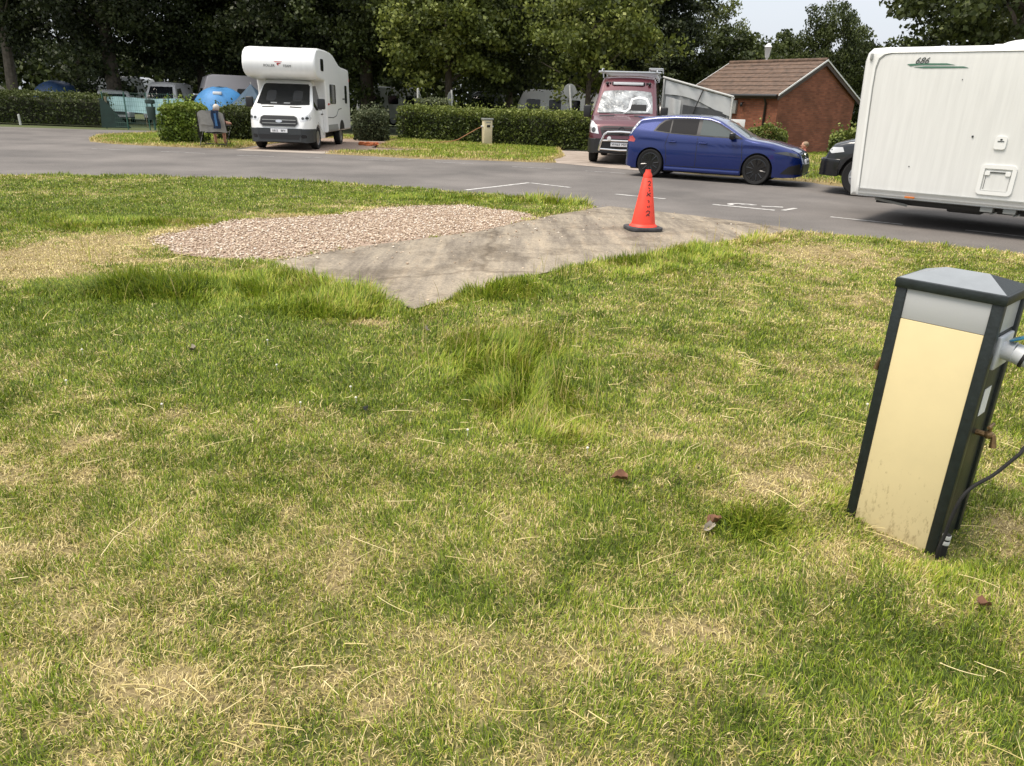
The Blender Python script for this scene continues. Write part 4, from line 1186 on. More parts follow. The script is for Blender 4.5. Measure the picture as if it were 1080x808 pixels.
    ln = MB(); ln.box(1.502, 1.52, -.44, .44, 2.170, 2.245, .01); ln.build('light_bar_lens', M_LAMP, lbo)
    for s in (-1, 1):
        k = MB(); k.tube([(1.25, s * .60, 2.250), (1.47, s * .53, 2.220)], .022, 6); k.ball((1.5, s * .62, 2.210), (.05, .05, .05)); k.build('light_bracket', M_BLACK, lbo)
    # roof rack
    rk = MB()
    for s in (-1, 1):
        rk.tube([(1.35, s * .80, 2.490), (1.2, s * .82, 2.550), (-2.4, s * .82, 2.550)], .022, 8)
        rk.tube([(1.55, s * .80, 2.520), (1.45, s * .80, 2.600), (1.0, s * .8, 2.620)], .018, 8)
        for xx in (.9, -.4, -1.8): rk.tube([(xx, s * .80, 2.370), (xx, s * .82, 2.550)], .02, 6)
    for xx in (1.22, .9, .3, -.4, -1.1, -1.8, -2.3): rk.box(xx - .03, xx + .03, -.85, .85, 2.520, 2.560, .008)
    rk.box(1.26, 1.36, -.92, .92, 2.500, 2.555, .01)
    rk.tube([(.9, .55, 2.560), (.9, .55, 2.660), (.9, .95, 2.660), (.9, .95, 2.560)], .018, 6)
    rk.tube([(.1, .55, 2.560), (.1, .55, 2.660), (.1, .95, 2.660), (.1, .95, 2.560)], .018, 6); rk.tube([(.9, .95, 2.660), (.1, .95, 2.660)], .018, 6); rk.tube([(.9, .55, 2.660), (.1, .55, 2.660)], .018, 6)
    rk.build('roof_rack', M_ALU, root)
    # bull bar
    bu = MB()
    bu.tube([(2.98, -.60, .38), (3.06, -.55, .62), (3.08, -.46, .82), (3.08, -.38, .88), (3.09, 0, .895), (3.08, .38, .88), (3.08, .46, .82), (3.06, .55, .62), (2.98, .60, .38)], .034, 10)
    bu.tube([(3.05, -.53, .65), (3.09, -.3, .66), (3.09, .3, .66), (3.05, .53, .65)], .026, 8)
    bu.tube([(2.99, -.58, .42), (3.02, 0, .40), (2.99, .58, .42)], .03, 8)
    bub = bu.build('bull_bar', M_CHROME, root)
    for yy in (-.32, .32):
        l = MB(); l.lathe([(.05, 0), (.06, .03), (.055, .05), (.0001, .055)], 16, 'x', (3.08, yy, .715)); l.build('spot_lamp', M_LAMP, bub)
    pl = MB(); pl.box(3.06, 3.075, -.27, .27, .50, .61, .006); plo = pl.build('number_plate', M_PLATE, root)
    text('WA63', .09, M_INK, plo, face_front(3.078, -.12, .553)); text('MXT', .09, M_INK, plo, face_front(3.078, .13, .553))
    # awning on the left side -------------------------------------------------
    aw = thing('drive_away_awning', (c.x, c.y, .01), heading(f.x, f.y), 'grey and white fabric awning with dark mesh windows pitched against the maroon van', 'awning')
    X0, X1, Y0, Y1 = 1.05, -2.2, 1.02, 3.05
    ZH, ZL = 2.38, 1.91
    def zr(y): return ZH + (ZL - ZH) * (y - Y0) / (Y1 - Y0)
    rf = MB(); n = 14
    for j in range(n):
        for i in range(8):
            def R(u, v):
                x = X0 + (X1 - X0) * u; y = Y0 + (Y1 - Y0) * v
                return (x, y, zr(y) - .10 * math.sin(PI * u) * math.sin(PI * v) + .012 * math.sin(v * 30 + u * 9))
            a, b = j / n, (j + 1) / n; p, q = i / 8, (i + 1) / 8
            rf.quad([R(p, a), R(q, a), R(q, b), R(p, b)])
    rf.build('roof', M_AWNW, aw, 60)
    def wall(name, u0, u1, z0f, z1f, m, off=0., amp=.02, seed=0., axis='f'):
        b = MB(); nu, nv = 26, 14
        def P(u, v):
            h = u0 + (u1 - u0) * u
            if axis == 'f': zt = z1f(h); zb = z0f(h); zz = zb + (zt - zb) * v; return (X0 + off + amp * math.sin(h * 11 + seed + 2 * v) + .6 * amp * math.sin(h * 23 + 5 * v + seed), h, zz)
            zt = z1f(h); zb = z0f(h); zz = zb + (zt - zb) * v; return (h, Y1 + off + amp * math.sin(h * 9 + seed + 2 * v), zz)
        for i in range(nu):
            for j in range(nv): b.quad([P(i / nu, j / nv), P((i + 1) / nu, j / nv), P((i + 1) / nu, (j + 1) / nv), P(i / nu, (j + 1) / nv)])
        return b.build(name, m, aw, 70)
    wall('front_wall', Y0, Y1, lambda h: .02, lambda h: zr(h) - .02, M_AWNG)
    wall('end_wall', X0, X1, lambda h: .02, lambda h: ZL - .02, M_AWNG, axis='e')
    wall('front_valance', Y0 + .05, Y1, lambda h: zr(h) - .42 + .10 * math.sin((h - Y0) * 2.2), lambda h: zr(h) - .015, M_AWNW, .035, .015, 1.)
    wall('mesh_window', Y0 + .62, Y1 - .12, lambda h: .5, lambda h: zr(h) - .50 + .05 * math.sin(h * 3.), M_AWND, .045, .012, 2.)
    wall('rolled_curtain', Y0 + .1, Y0 + .55, lambda h: .05, lambda h: zr(h) - .45, M_AWNW, .06, .03, 3.)
    wall('mesh_window', X0 - .35, X1 + .3, lambda h: .6, lambda h: 1.7, M_AWND, .03, .01, 0, 'e')
    pol = MB()
    pol.tube([(X0 + .05, Y0 - .05, ZH + .05), (X0 + .05, Y1 + .02, ZL + .03)], .032, 8)
    pol.tube([(X0 + .06, Y0, .02), (X0 + .06, Y0, ZH)], .025, 8); pol.tube([(X0 + .06, Y1, .02), (X0 + .06, Y1, ZL)], .03, 8); pol.tube([(X1, Y1, .02), (X1, Y1, ZL)], .03, 8)
    pol.tube([(X0 + .02, Y1 + .03, ZL), (X1, Y1 + .03, ZL)], .03, 8); pol.tube([(X0 - .5, Y1 + .03, .02), (X0 - .5, Y1 + .03, ZL)], .025, 8)
    pol.build('poles', M_POST, aw)
    sp = MB(); sp.tube([(X0 + .075, Y0 + 1.16, 2.12), (X0 + .085, Y0 + .98, 1.6), (X0 + .085, Y0 + .75, .9), (X0 + .30, Y0 + .45, .03)], .018, 6); sp.build('storm_strap', M_INK, aw)
    return root


van()


# ------------------------------------------------------------------ dark pickup behind the caravan
def pickup():
    f = Vector((-.87, .49)).normalized(); left = Vector((-f.y, f.x))
    wl = Vector((6.95, 15.30)); x_ax = 1.75
    c = wl - f * x_ax - left * .78      # its left wheel is the one we see
    root = thing('pickup_truck', (c.x, c.y, 0), heading(f.x, f.y), 'dark grey four by four mostly hidden behind the white caravan', 'car')
    top = curve([(-2.7, .95), (-2.66, 1.1), (-1.2, 1.12), (-1.0, 1.75), (-.6, 1.8), (.3, 1.78), (.6, 1.65), (1.15, 1.16), (1.35, 1.12), (2.1, 1.06), (2.38, .98), (2.48, .85), (2.53, .7), (2.55, .55)], .025)
    bot = curve([(-2.7, .5), (0, .4), (2.2, .38), (2.55, .42)], .03)
    hw = curve([(-2.7, .88), (-2.5, .92), (2.0, .93), (2.3, .88), (2.45, .80), (2.55, .66)], .03)
    AR = ((1.75, .38, .45), (-1.45, .38, .45))
    bm = shell(-2.7, 2.55, top, bot, hw, 1.12, .38, .10, .03, .04, .75, AR, .03, 14)
    bv = bvh_of(bm); bm_build(bm, 'body', M_DGREY, root)
    bm = shell(2.22, 2.60, lambda x: .70, lambda x: .36, lambda x: hw(x) + .014, 9., 0, .03, 0, .02, .5, (), .03, 8); bm_build(bm, 'bumper', M_BLACKG, root)
    ub = MB(); ub.box(-2.5, 2.2, -.7, .7, .36, .9, .02); ub.build('underbody', M_BLACK, root)
    for s, v in ((1, 'L'), (-1, 'R')):
        decal(bv, [(2.16, .84), (2.40, .80), (2.47, .85), (2.40, .92), (2.2, .93)], v, 'headlight', M_LAMP, root, .008)
        decal(bv, [(1.0, 1.2), (.55, 1.6), (-.05, 1.66), (-.05, 1.17)], v, 'front_window', M_GLASS, root, .006)
        decal(bv, [(-.12, 1.17), (-.12, 1.66), (-.75, 1.66), (-.9, 1.2)], v, 'rear_window', M_GLASS, root, .006)
        for xc in (1.75, -1.45):
            decal(bv, stroke([(xc + .48 * math.cos(a), .38 + .48 * math.sin(a)) for a in [PI * (.08 + .84 * i / 12) for i in range(13)]], .07), v, 'arch_trim', M_BLACK, root, off=.02, thick=.03)
        mirror_part(root, .95, s * .9, 1.2, s, M_BLACK, .12, .11, .2)
        for xc in (1.75, -1.45): wheel(root, xc, s * .80, .385, .25, s, 'suv', M_SILVER)
    decal(bv, [(-.75, 1.16), (.75, 1.16), (.62, 1.62), (-.62, 1.62)], 'F', 'windscreen', M_GLASS, root, .006)
    decal(bv, [(-.5, .74), (.5, .74), (.55, .94), (-.55, .94)], 'F', 'grille', M_BLACK, root, .008)
    return root


pickup()


# ------------------------------------------------------------------ big white touring caravan
def caravan():
    d = Vector((.768, -.640)); d.normalize()
    n_cam = Vector((-.640, -.768))                 # towards the camera
    o = Vector((4.99, 11.36))
    # local x runs along the side away from the left corner, local y away from the camera
    root = thing('touring_caravan', (o.x, o.y, 0), math.atan2(d.y, d.x), 'long white touring caravan with side hatch parked at the edge of the road', 'caravan')
    L, Wd = 6.6, 2.25
    ZB, ZT = .39, 2.43
    prof = [(0.02, ZB), (-.03, .7), (-.065, 1.2), (-.10, 1.8), (-.12, 2.25), (-.10, 2.36), (-.04, ZT - .01), (.12, ZT), (L - .3, ZT), (L - .05, 2.35), (L + .02, 2.0), (L + .05, 1.2), (L, ZB)]
    b = MB(); b.prism(prof, 'y', 0, Wd, .09, 5)
    bc = b.bm.copy(); bv = bvh_of(bc); bc.free()
    b.build('body', M_GRP, root, 30)
    V = 'R'
    x0 = .13
    rail = [(x0, ZB + .02), (x0 - .05, 1.2), (x0 - .09, 1.9), (x0 - .095, 2.17), (x0 - .07, 2.29), (x0, 2.35), (x0 + .10, 2.37), (L - .4, 2.37)]
    r = MB(); decal(bv, stroke(rail, .035), V, '', None, off=.014, thick=.02, mb=r, res=.08); r.build('awning_rail', M_GRPTRIM, root, recalc=False)
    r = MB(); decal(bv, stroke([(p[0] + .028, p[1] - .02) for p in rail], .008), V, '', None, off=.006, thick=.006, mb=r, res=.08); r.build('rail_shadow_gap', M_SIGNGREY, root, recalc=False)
    # lower skirt
    r = MB(); decal(bv, [(.14, .395), (L - .02, .395), (L - .02, .50), (.14, .50)], V, '', None, off=.02, thick=.03, mb=r, res=.3); r.build('side_skirt', M_GRPTRIM, root, recalc=False)
    r = MB(); decal(bv, stroke([(.14, .505), (L, .505)], .016), V, '', None, off=.026, mb=r, res=.3); decal(bv, stroke([(.14, .398), (L, .398)], .012), V, '', None, off=.026, mb=r, res=.3); r.build('skirt_trim', M_ALU, root, recalc=False)
    for xx in (.86, 2.40, 4.4):
        r = MB(); r.box(xx - .065, xx + .065, -.035, -.018, .425, .452, .004); r.build('side_marker_light', M_AMBER, root)
    # service hatch
    hx, hz = 1.86, .76
    r = MB(); decal(bv, stroke(rrect(hx, hz, .37, .34, .03) + [rrect(hx, hz, .37, .34, .03)[0]], .05), V, '', None, off=.022, thick=.024, mb=r, res=.2)
    hatch = r.build('locker_hatch', M_GRPTRIM, root, recalc=False)
    r = MB(); decal(bv, rrect(hx, hz - .01, .29, .26, .015), V, '', None, off=.012, thick=.015, mb=r, res=.2); r.build('hatch_door', M_GRP, hatch, recalc=False)
    r = MB(); decal(bv, stroke([(hx - .13, hz + .10), (hx + .13, hz + .10)], .012), V, '', None, off=.024, mb=r); decal(bv, stroke([(hx - .13, hz + .11), (hx - .13, hz - .12)], .006), V, '', None, off=.016, mb=r); r.build('hatch_seal', M_GREYPL, hatch, recalc=False)
    for s in (-1, 1):
        r = MB(); decal(bv, rrect(hx + s * .12, hz + .085, .06, .05, .012), V, '', None, off=.03, thick=.02, mb=r); r.build('hatch_lock', M_GRPTRIM, hatch, recalc=False)
    r = MB(); decal(bv, rrect(1.80, 1.235, .135, .165, .03), V, '', None, off=.022, thick=.025, mb=r, res=.2); fl = r.build('water_inlet', M_GRPTRIM, root, recalc=False)
    r = MB(); decal(bv, stroke([(1.765, 1.255), (1.84, 1.255)], .010), V, '', None, off=.028, mb=r); decal(bv, ellipse(1.803, 1.278, .014, .010), V, '', None, off=.028, mb=r); r.build('inlet_mark', M_GREYPL, fl, recalc=False)
    r = MB(); decal(bv, ellipse(1.46, 1.30, .013, .013), V, '', None, off=.012, mb=r); r.build('rubber_stud', M_GREYPL, root, recalc=False)
    r = MB(); decal(bv, ellipse(.76, .86, .008, .008), V, '', None, off=.008, mb=r); decal(bv, ellipse(1.18, 2.01, .006, .006), V, '', None, off=.008, mb=r); r.build('chip', M_GREYPL, root, recalc=False)
    # number and swoosh decal
    M = Matrix.Translation((.635, -.006, 2.245)) @ Matrix.Rotation(PI / 2, 4, 'X')
    text('686', .115, M_DECALD, root, M, shear=.35)
    r = MB()
    decal(bv, [(.46, 2.205), (.50, 2.18), (.62, 2.192), (1.05, 2.192), (.95, 2.212), (.62, 2.215)], V, '', None, off=.006, mb=r, res=.1, thick=.004)
    decal(bv, [(.55, 2.168), (.68, 2.152), (1.22, 2.155), (1.16, 2.172), (.7, 2.176)], V, '', None, off=.006, mb=r, res=.1, thick=.004)
    r.build('stripe', M_DECALG, root, recalc=False)
    # corner lamp on the top left
    r = MB(); r.box(-.045, -.01, -.03, .02, 2.26, 2.35, .01); r.build('corner_lamp', M_SIGNGREY, root)
    # roof things
    r = MB()
    bd = bmesh.new(); bmesh.ops.create_uvsphere(bd, u_segments=24, v_segments=12, radius=1)
    for v in bd.verts: v.co = Vector((1.75 + .31 * v.co.x, .45 + .25 * v.co.y, ZT - .01 + max(v.co.z, -.1) * .10))
    r.merge(bd); r.box(1.42, 2.08, .18, .72, ZT - .02, ZT + .02, .01); r.build('roof_vent', M_GRPTRIM, root)
    r = MB(); r.box(.62, .92, .5, .9, ZT - .01, ZT + .035, .015); r.build('roof_light', M_GRPTRIM, root)
    # chassis and wheels
    r = MB(); r.box(.35, L - .1, .25, .40, .30, .41, .01); r.box(.35, L - .1, Wd - .40, Wd - .25, .30, .41, .01); r.box(1.3, 1.75, .3, Wd - .3, .26, .40, .03); r.box(3.05, 3.2, .2, Wd - .2, .28, .36)
    r.box(L - .4, L + 1.1, Wd / 2 - .05, Wd / 2 + .05, .33, .39); r.build('chassis', M_BLACK, root)
    for xx in (1.85, 2.12):
        r = MB(); r.tube([(xx, .12, .40), (xx + .03, .12, .30), (xx + .10, .12, .33)], .012, 6); r.box(xx - .10, xx + .05, .05, .25, .33, .40, .01); r.build('step_bracket', M_SIGNGREY, root)
    for xx in (3.15, 3.95):
        for yy, s in ((.18, -1), (Wd - .18, 1)): wheel(root, xx, yy, .33, .2, s, 'van', M_SILVER)
    for xx in (.35, 5.8):
        for yy in (.2, Wd - .2):
            r = MB(); r.tube([(xx, yy, .36), (xx + .45, yy, .30)], .02, 6); r.build('corner_steady', M_SIGNGREY, root)
    # far side and front windows so that the van reads from elsewhere
    decal(bv, rrect(1.1, 1.62, 1.5, .62, .1), 'B', 'end_window', M_GLASS, root, .012, thick=.02)
    return root


caravan()

# ================================================================== electric hook-up bollard in the foreground
def big_bollard():
    o = Vector((1.342, 2.526)); rz = math.atan2(-.733, .68)
    W, D, H = .336, .262, .943
    root = thing('hookup_bollard', (o.x, o.y, .0), rz, 'cream panelled hook-up bollard with dark frame and grey sloping cap close to the camera', 'bollard')
    p = .036
    for nm, x0, y0 in (('a', 0, 0), ('b', W - p, 0), ('c', 0, D - p), ('d', W - p, D - p)):
        b = MB(); b.box(x0, x0 + p, y0, y0 + p, -.04, H, .005); b.build('corner_post', M_FRAME, root)
    b = MB(); b.box(p, W - p, .004, .014, -.03, .823, .0015); b.build('front_panel', M_CREAM, root)
    b = MB(); b.box(p, W - p, .006, .016, .825, H - .002, .001); b.build('light_panel', M_DIFF, root)
    b = MB(); b.box(p, W - p, D - .014, D - .004, -.03, .823, .0015); b.build('back_panel', M_CREAM, root)
    b = MB(); b.box(p, W - p, D - .016, D - .006, .825, H - .002, .001); b.build('light_panel', M_DIFF, root)
    for x0 in (.010, W - .020):
        b = MB(); b.box(x0, x0 + .010, p, D - p, -.03, .823, .001); b.build('side_panel', M_FRAME, root)
        b = MB(); b.box(x0, x0 + .010, p, D - p, .825, H - .002, .001); b.build('light_panel', M_DIFF, root)
    # rim and hipped cap
    b = MB(); e = .006
    b.box(-e, W + e, -e, D + e, H - .012, H + .022, .004); rim = b.build('cap_rim', M_FRAME, root)
    z0, z1 = H + .0225, H + .058; i = .002
    A = [(i, i, z0), (W - i, i, z0), (W - i, D - i, z0), (i, D - i, z0)]; R0, R1 = (.10, D * .56, z1), (W - .10, D * .56, z1)
    b = MB(); b._add(A + [R0, R1], [[0, 1, 5, 4], [3, 0, 4], [0, 3, 2, 1]]); b.build('cap_sky_facets', M_CAP, rim, 10)  # front and left cap facets coloured pale for the sky they reflect
    b = MB(); b._add([A[1], A[2], A[3], R0, R1], [[0, 1, 4], [1, 2, 3, 4]]); b.build('cap_dark_facets', M_FRAME, rim, 10, recalc=False)  # right and back facets of the same cap, coloured dark without that reflection
    # water taps either side
    for s, xx, zz in ((1, W, .43), (-1, 0, .60)):
        b = MB(); yy = D * .5
        b.tube([(xx - s * .01, yy, zz + .02), (xx + s * .045, yy, zz + .02), (xx + s * .052, yy, zz - .02)], [.011, .010, .012], 10)
        b.ball((xx + s * .03, yy, zz + .022), (.016, .016, .016)); b.tube([(xx + s * .03, yy, zz + .03), (xx + s * .03, yy, zz + .055)], .006, 8)
        b.tube([(xx + s * .03, yy - .028, zz + .056), (xx + s * .03, yy + .028, zz + .056)], .006, 8)
        b.build('tap', M_BRASS, root)
    # socket hatch on the right side
    b = MB(); b.box(W - .009, W + .004, .06, D - .055, .70, .815, .004); sk = b.build('socket_plate', M_SOCK, root)
    b = MB(); b.lathe([(.030, 0), (.034, .03), (.036, .034), (.033, .036), (.0001, .037)], 20, 'x', (W + .003, .12, .762)); b.build('socket', M_SOCK, sk)
    b = MB(); b.prism(rrect(.015, 0, .07, .062, .02), 'z', 0, .006, .002, M=Matrix.Translation((W + .035, .12, .806)) @ Matrix.Rotation(-.5, 4, 'Y')); b.build('socket_lid', M_SOCKB, sk)
    # white service label on the side panel
    b = MB(); b.box(W - .0095, W - .008, .09, .16, .52, .62, .0); b.build('side_label', M_PLATE, root)
    # taped conduit foot
    b = MB(); b.tube([(W + .018, .012, -.03), (W + .018, .012, .085)], .0135, 12); cd = b.build('conduit', M_RUBBER, root)
    b = MB()
    for z in (.045, .068): b.lathe([(.0142, z), (.0148, z + .002), (.0148, z + .014), (.0142, z + .016)], 14, 'z', (W + .018, .012, 0))
    b.build('conduit_tape', M_POST, cd)
    # plug and its cable
    lw = Matrix.Translation((o.x, o.y, 0)) @ Matrix.Rotation(rz, 4, 'Z')
    pg = thing('connector_plug', lw @ Vector((W + .038, .12, .762)), rz, 'grey and blue mains plug pushed into the side of the near bollard', 'plug')
    M = Matrix.Rotation(.28, 4, 'Y')
    b = MB(); b.lathe([(.0001, -.004), (.033, -.002), (.034, .03), (.031, .034), (.030, .10), (.026, .13), (.016, .15), (.0001, .152)], 24, 'x'); b.bm.transform(M); b.build('plug_body', M_SOCK, pg)
    b = MB(); b.lathe([(.0345, .028), (.0365, .03), (.0365, .037), (.0345, .039)], 24, 'x'); b.bm.transform(M); b.build('plug_seal', M_INK, pg)
    b = MB(); b.prism(rrect(.07, 0, .08, .02, .006), 'z', .031, .036, .001); b.bm.transform(M); b.build('plug_catch', M_SOCKB, pg)
    def bez(P, n=14):
        out = []
        P = [P[0]] + P + [P[-1]]
        for a, b_, c, d in zip(P, P[1:], P[2:], P[3:]):
            for i in range(n):
                t = i / n; out.append(.5 * ((2 * b_) + (c - a) * t + (2 * a - 5 * b_ + 4 * c - d) * t * t + (-a + 3 * b_ - 3 * c + d) * t ** 3))
        return out + [P[-1]]
    st = lw @ Vector((W + .038, .12, .762)) + (Matrix.Rotation(rz, 3, 'Z') @ (Matrix.Rotation(.28, 3, 'Y') @ Vector((.15, 0, 0))))
    cp = [st, lw @ Vector((W + .30, .13, .64)), lw @ Vector((W + .36, .14, .53)), Vector((1.82, 2.30, .44)), Vector((1.765, 2.285, .405)), Vector((1.69, 2.27, .335)), Vector((1.625, 2.258, .295)), Vector((1.59, 2.252, .25)), Vector((1.572, 2.25, .17)), Vector((1.566, 2.25, .10)), Vector((1.558, 2.25, .04)), Vector((1.566, 2.256, -.02))]
    b = MB(); b.tube(bez(cp), .0062, 8); cb = b.build('mains_cable', M_RUBBER)
    tag(cb, 'black mains cable curving out from the foot of the near bollard', 'cable')


big_bollard()


# ------------------------------------------------------------------ traffic cone
def cone():
    root = thing('traffic_cone', (1.66, 9.72, .012), math.radians(12), 'orange traffic cone with black handwriting standing on the concrete pad', 'cone')
    b = MB(); b.prism(rrect(0, 0, .46, .40, .10, 5), 'z', 0, .05, .014, 2); b.build('base', M_CONEB, root)
    b = MB(); b.lathe([(.185, .052), (.18, .062), (.155, .085), (.062, .66), (.058, .665), (.058, .70), (.036, .74), (.034, .765), (.026, .765), (.026, .70)], 32); body = b.build('body', M_CONE, root)
    bmc = bmesh.new(); bmc.from_mesh(body.data); bv = bvh_of(bmc); bmc.free()
    # handwriting running down the face that looks at the camera
    b = MB()
    def gl(z, strokes, s=.034):
        b = MB()
        for st in strokes:
            decal(bv, stroke([(u * s, z + v * s) for u, v in st], .011), 'R', '', None, off=.002, res=.03, thick=.002, mb=b)
        b.build('handwriting', M_INK, body, recalc=False)
    gl(.60, [[(-.6, .5), (.2, .9), (.7, .3), (.1, -.3)], [(.1, -.3), (-.5, -.8), (.7, -.7)]])
    gl(.53, [[(-.2, .6), (.4, .1)], [(.5, -.3), (0, -.8)]])
    gl(.46, [[(-.6, .8), (-.2, .2), (-.7, -.4)], [(-.1, .2), (.8, .6)], [(-.1, .1), (.7, -.5)]], .038)
    gl(.38, [[(-.3, .4), (.4, 0), (.0, -.5)]], .03)
    gl(.31, [[(-.5, .3), (.0, -.3)], [(.4, .5), (.6, -.2)]], .03)
    gl(.23, [[(-.7, .4), (-.1, .9), (.7, .5), (.4, -.1)], [(.4, -.1), (-.3, -.5), (-.6, -.9)], [(-.3, -.4), (.6, -.8)]], .038)


cone()


# ------------------------------------------------------------------ small bollard by the far hedge
def small_bollard():
    root = thing('hookup_bollard', (-1.32, 30.3, .03), .35, 'small cream hook-up bollard standing in front of the middle hedge', 'bollard')
    b = MB(); b.box(-.17, .17, -.15, .15, -.02, .93, .012); b.build('cabinet', M_CREAM2, root)
    b = MB(); b.box(-.205, .205, -.18, .18, .93, .99, .012); b.build('cap', M_SIGNGREY, root)
    b = MB(); b.box(-.06, .07, -.166, -.145, .66, .75, .006); b.build('socket_cover', M_INK, root)
    b = MB(); b.box(-.09, .09, -.158, -.146, .82, .85, .004); b.build('label_strip', M_SIGNGREY, root)
    for s in (-1, 1):
        b = MB(); b.lathe([(.03, 0), (.04, .06), (.03, .09), (.0001, .09)], 12, 'x', (s * .165, 0, .68)) if s > 0 else b.lathe([(.03, 0), (.04, -.06), (.03, -.09), (.0001, -.09)], 12, 'x', (-.165, 0, .68)); b.build('plug', M_SOCK, root)
    b = MB(); b.tube([(-1.55, 30.2, .70), (-1.75, 30.15, .60), (-2.1, 30.1, .40), (-2.45, 30.0, .20), (-2.75, 29.9, .12), (-3.4, 29.6, .08), (-4.4, 28.8, .07), (-5.2, 27.9, .08)], .016, 6)
    tag(b.build('mains_cable', mat('cable_orange', (.30, .13, .05), .5)), 'orange brown mains cable trailing from the small bollard across the grass', 'cable')


small_bollard()

# coil of orange cable on the verge
b = MB(); pts = []
for i in range(160):
    a = i / 160 * 2 * PI * 6; r = .20 + .07 * math.sin(i * .7) + .03 * math.sin(i * 2.3)
    pts.append((-5.42 + r * .9 * math.cos(a) * 1.5, 27.3 + r * math.sin(a), .04 + .06 * i / 160 + .03 * math.sin(i * .9)))
b.tube(pts, .022, 6); tag(b.build('cable_coil', M_ORANGE), 'untidy coil of orange cable lying on the verge beside the motorhome', 'cable')

# ------------------------------------------------------------------ dead leaves in the near grass
LEAVES = [(.48, 2.71, .036, M_LEAF, 'crumpled red brown dead leaf lying just right of the middle of the lawn'), (.80, 2.40, .034, M_LEAF, 'curled orange brown dead leaf beside a tuft of lush grass left of the bollard'),
          (.765, 2.36, .026, M_LEAFG, 'small grey curled leaf below the orange brown leaf'), (1.53, 1.94, .028, M_LEAF, 'rusty upright dead leaf nearest the right edge of the lawn'), (-.73, 3.37, .022, M_INK, 'small blackened leaf on the green grass left of centre'),
          (-.60, 4.75, .03, M_LEAFG, 'pale torn leaf by the bare patch at the tip of the pad'), (-1.95, 4.2, .028, M_LEAFG, 'pale dry leaf in the lush grass near the left')]
for lx, ly, r, m, lb in LEAVES:
    b = MB(); a0 = random.uniform(0, 6); n = 9
    out = []
    for i in range(n * 2):
        a = i / (n * 2) * 2 * PI; rr = r * (.95 + random.uniform(-.09, .09)) * (1.0 + .45 * math.cos(a))
        out.append((rr * math.cos(a), rr * .62 * math.sin(a)))
    vs = [(x * math.cos(a0) - y * math.sin(a0), x * math.sin(a0) + y * math.cos(a0), 1.3 * (y * y) / r + .25 * x * math.sin(3 * x / r) + random.uniform(0, r * .35)) for x, y in out]
    vs.append((0, 0, -.002)); F = [[i, (i + 1) % (2 * n), 2 * n] for i in range(2 * n)]
    b._add(vs, F)
    r_ = bmesh.ops.solidify(b.bm, geom=b.bm.faces[:], thickness=.0012)
    o = b.build('dead_leaf', m, None, 60)
    o.location = (lx, ly, .034); o.rotation_euler = (random.uniform(-.5, .5), random.uniform(-.5, .5), 0); tag(o, lb, 'leaf', 'dead leaves on the lawn')


# ------------------------------------------------------------------ people
def skin_body(name, P, E, m, parent=None, sub=2):
    """P: list of (xyz, (rx, ry)); E edges; root = vertex 0"""
    me = bpy.data.meshes.new(name); me.from_pydata([p[0] for p in P], E, [])
    o = bpy.data.objects.new('tmp', me); COL.objects.link(o)
    md = o.modifiers.new('Skin', 'SKIN'); md.use_smooth_shade = True
    sv = me.skin_vertices[0].data
    for i, p in enumerate(P): sv[i].radius = p[1] if isinstance(p[1], tuple) else (p[1], p[1]); sv[i].use_root = (i == 0)
    s = o.modifiers.new('Sub', 'SUBSURF'); s.levels = sub; s.render_levels = sub
    bpy.context.view_layer.update()
    r = bpy.data.meshes.new_from_object(o.evaluated_get(bpy.context.evaluated_depsgraph_get())); r.name = name
    bpy.data.objects.remove(o)
    r.materials.clear(); r.materials.append(m)
    r.polygons.foreach_set('use_smooth', [True] * len(r.polygons))
    return r


def head_into(mb, c, s, yaw=0.):
    """head facing +y (then yawed); s = head height"""
    M = Matrix.Translation(c) @ Matrix.Rotation(yaw, 4, 'Z')
    mb.ball((0, 0, .05 * s), (.36 * s, .42 * s, .46 * s), 3, M); mb.ball((0, .10 * s, -.22 * s), (.27 * s, .30 * s, .26 * s), 2, M)
    mb.ball((0, .43 * s, -.06 * s), (.055 * s, .09 * s, .09 * s), 2, M); mb.ball((0, .36 * s, -.25 * s), (.12 * s, .05 * s, .035 * s), 2, M)
    for q in (-1, 1): mb.ball((q * .36 * s, -.02 * s, -.03 * s), (.04 * s, .09 * s, .12 * s), 2, M); mb.ball((q * .14 * s, .385 * s, .04 * s), (.06 * s, .03 * s, .04 * s), 2, M)


def hand_into(mb, w, d, up, s):
    """five-fingered hand at the wrist w pointing along d; up = back of the hand"""
    w = Vector(w); d = Vector(d).normalized(); up = Vector(up); up = (up - d * up.dot(d)).normalized(); sd2 = d.cross(up)
    mb.tube([w, w + d * .05 * s, w + d * .095 * s], [.026 * s, .036 * s, .034 * s], 8)
    for k, (o, l) in enumerate(((-.03, .070), (-.01, .082), (.010, .076), (.029, .06))):
        p0 = w + d * .085 * s + sd2 * o * s; p1 = p0 + d * l * .5 * s - up * .006 * s; p2 = p1 + d * l * .4 * s - up * .030 * s
        mb.tube([p0, p1, p2], [.0105 * s, .010 * s, .008 * s], 6)
    p0 = w + d * .035 * s - sd2 * .028 * s; mb.tube([p0, p0 + d * .03 * s - sd2 * .028 * s - up * .01 * s, p0 + d * .065 * s - sd2 * .034 * s - up * .02 * s], [.014 * s, .012 * s, .009 * s], 6)


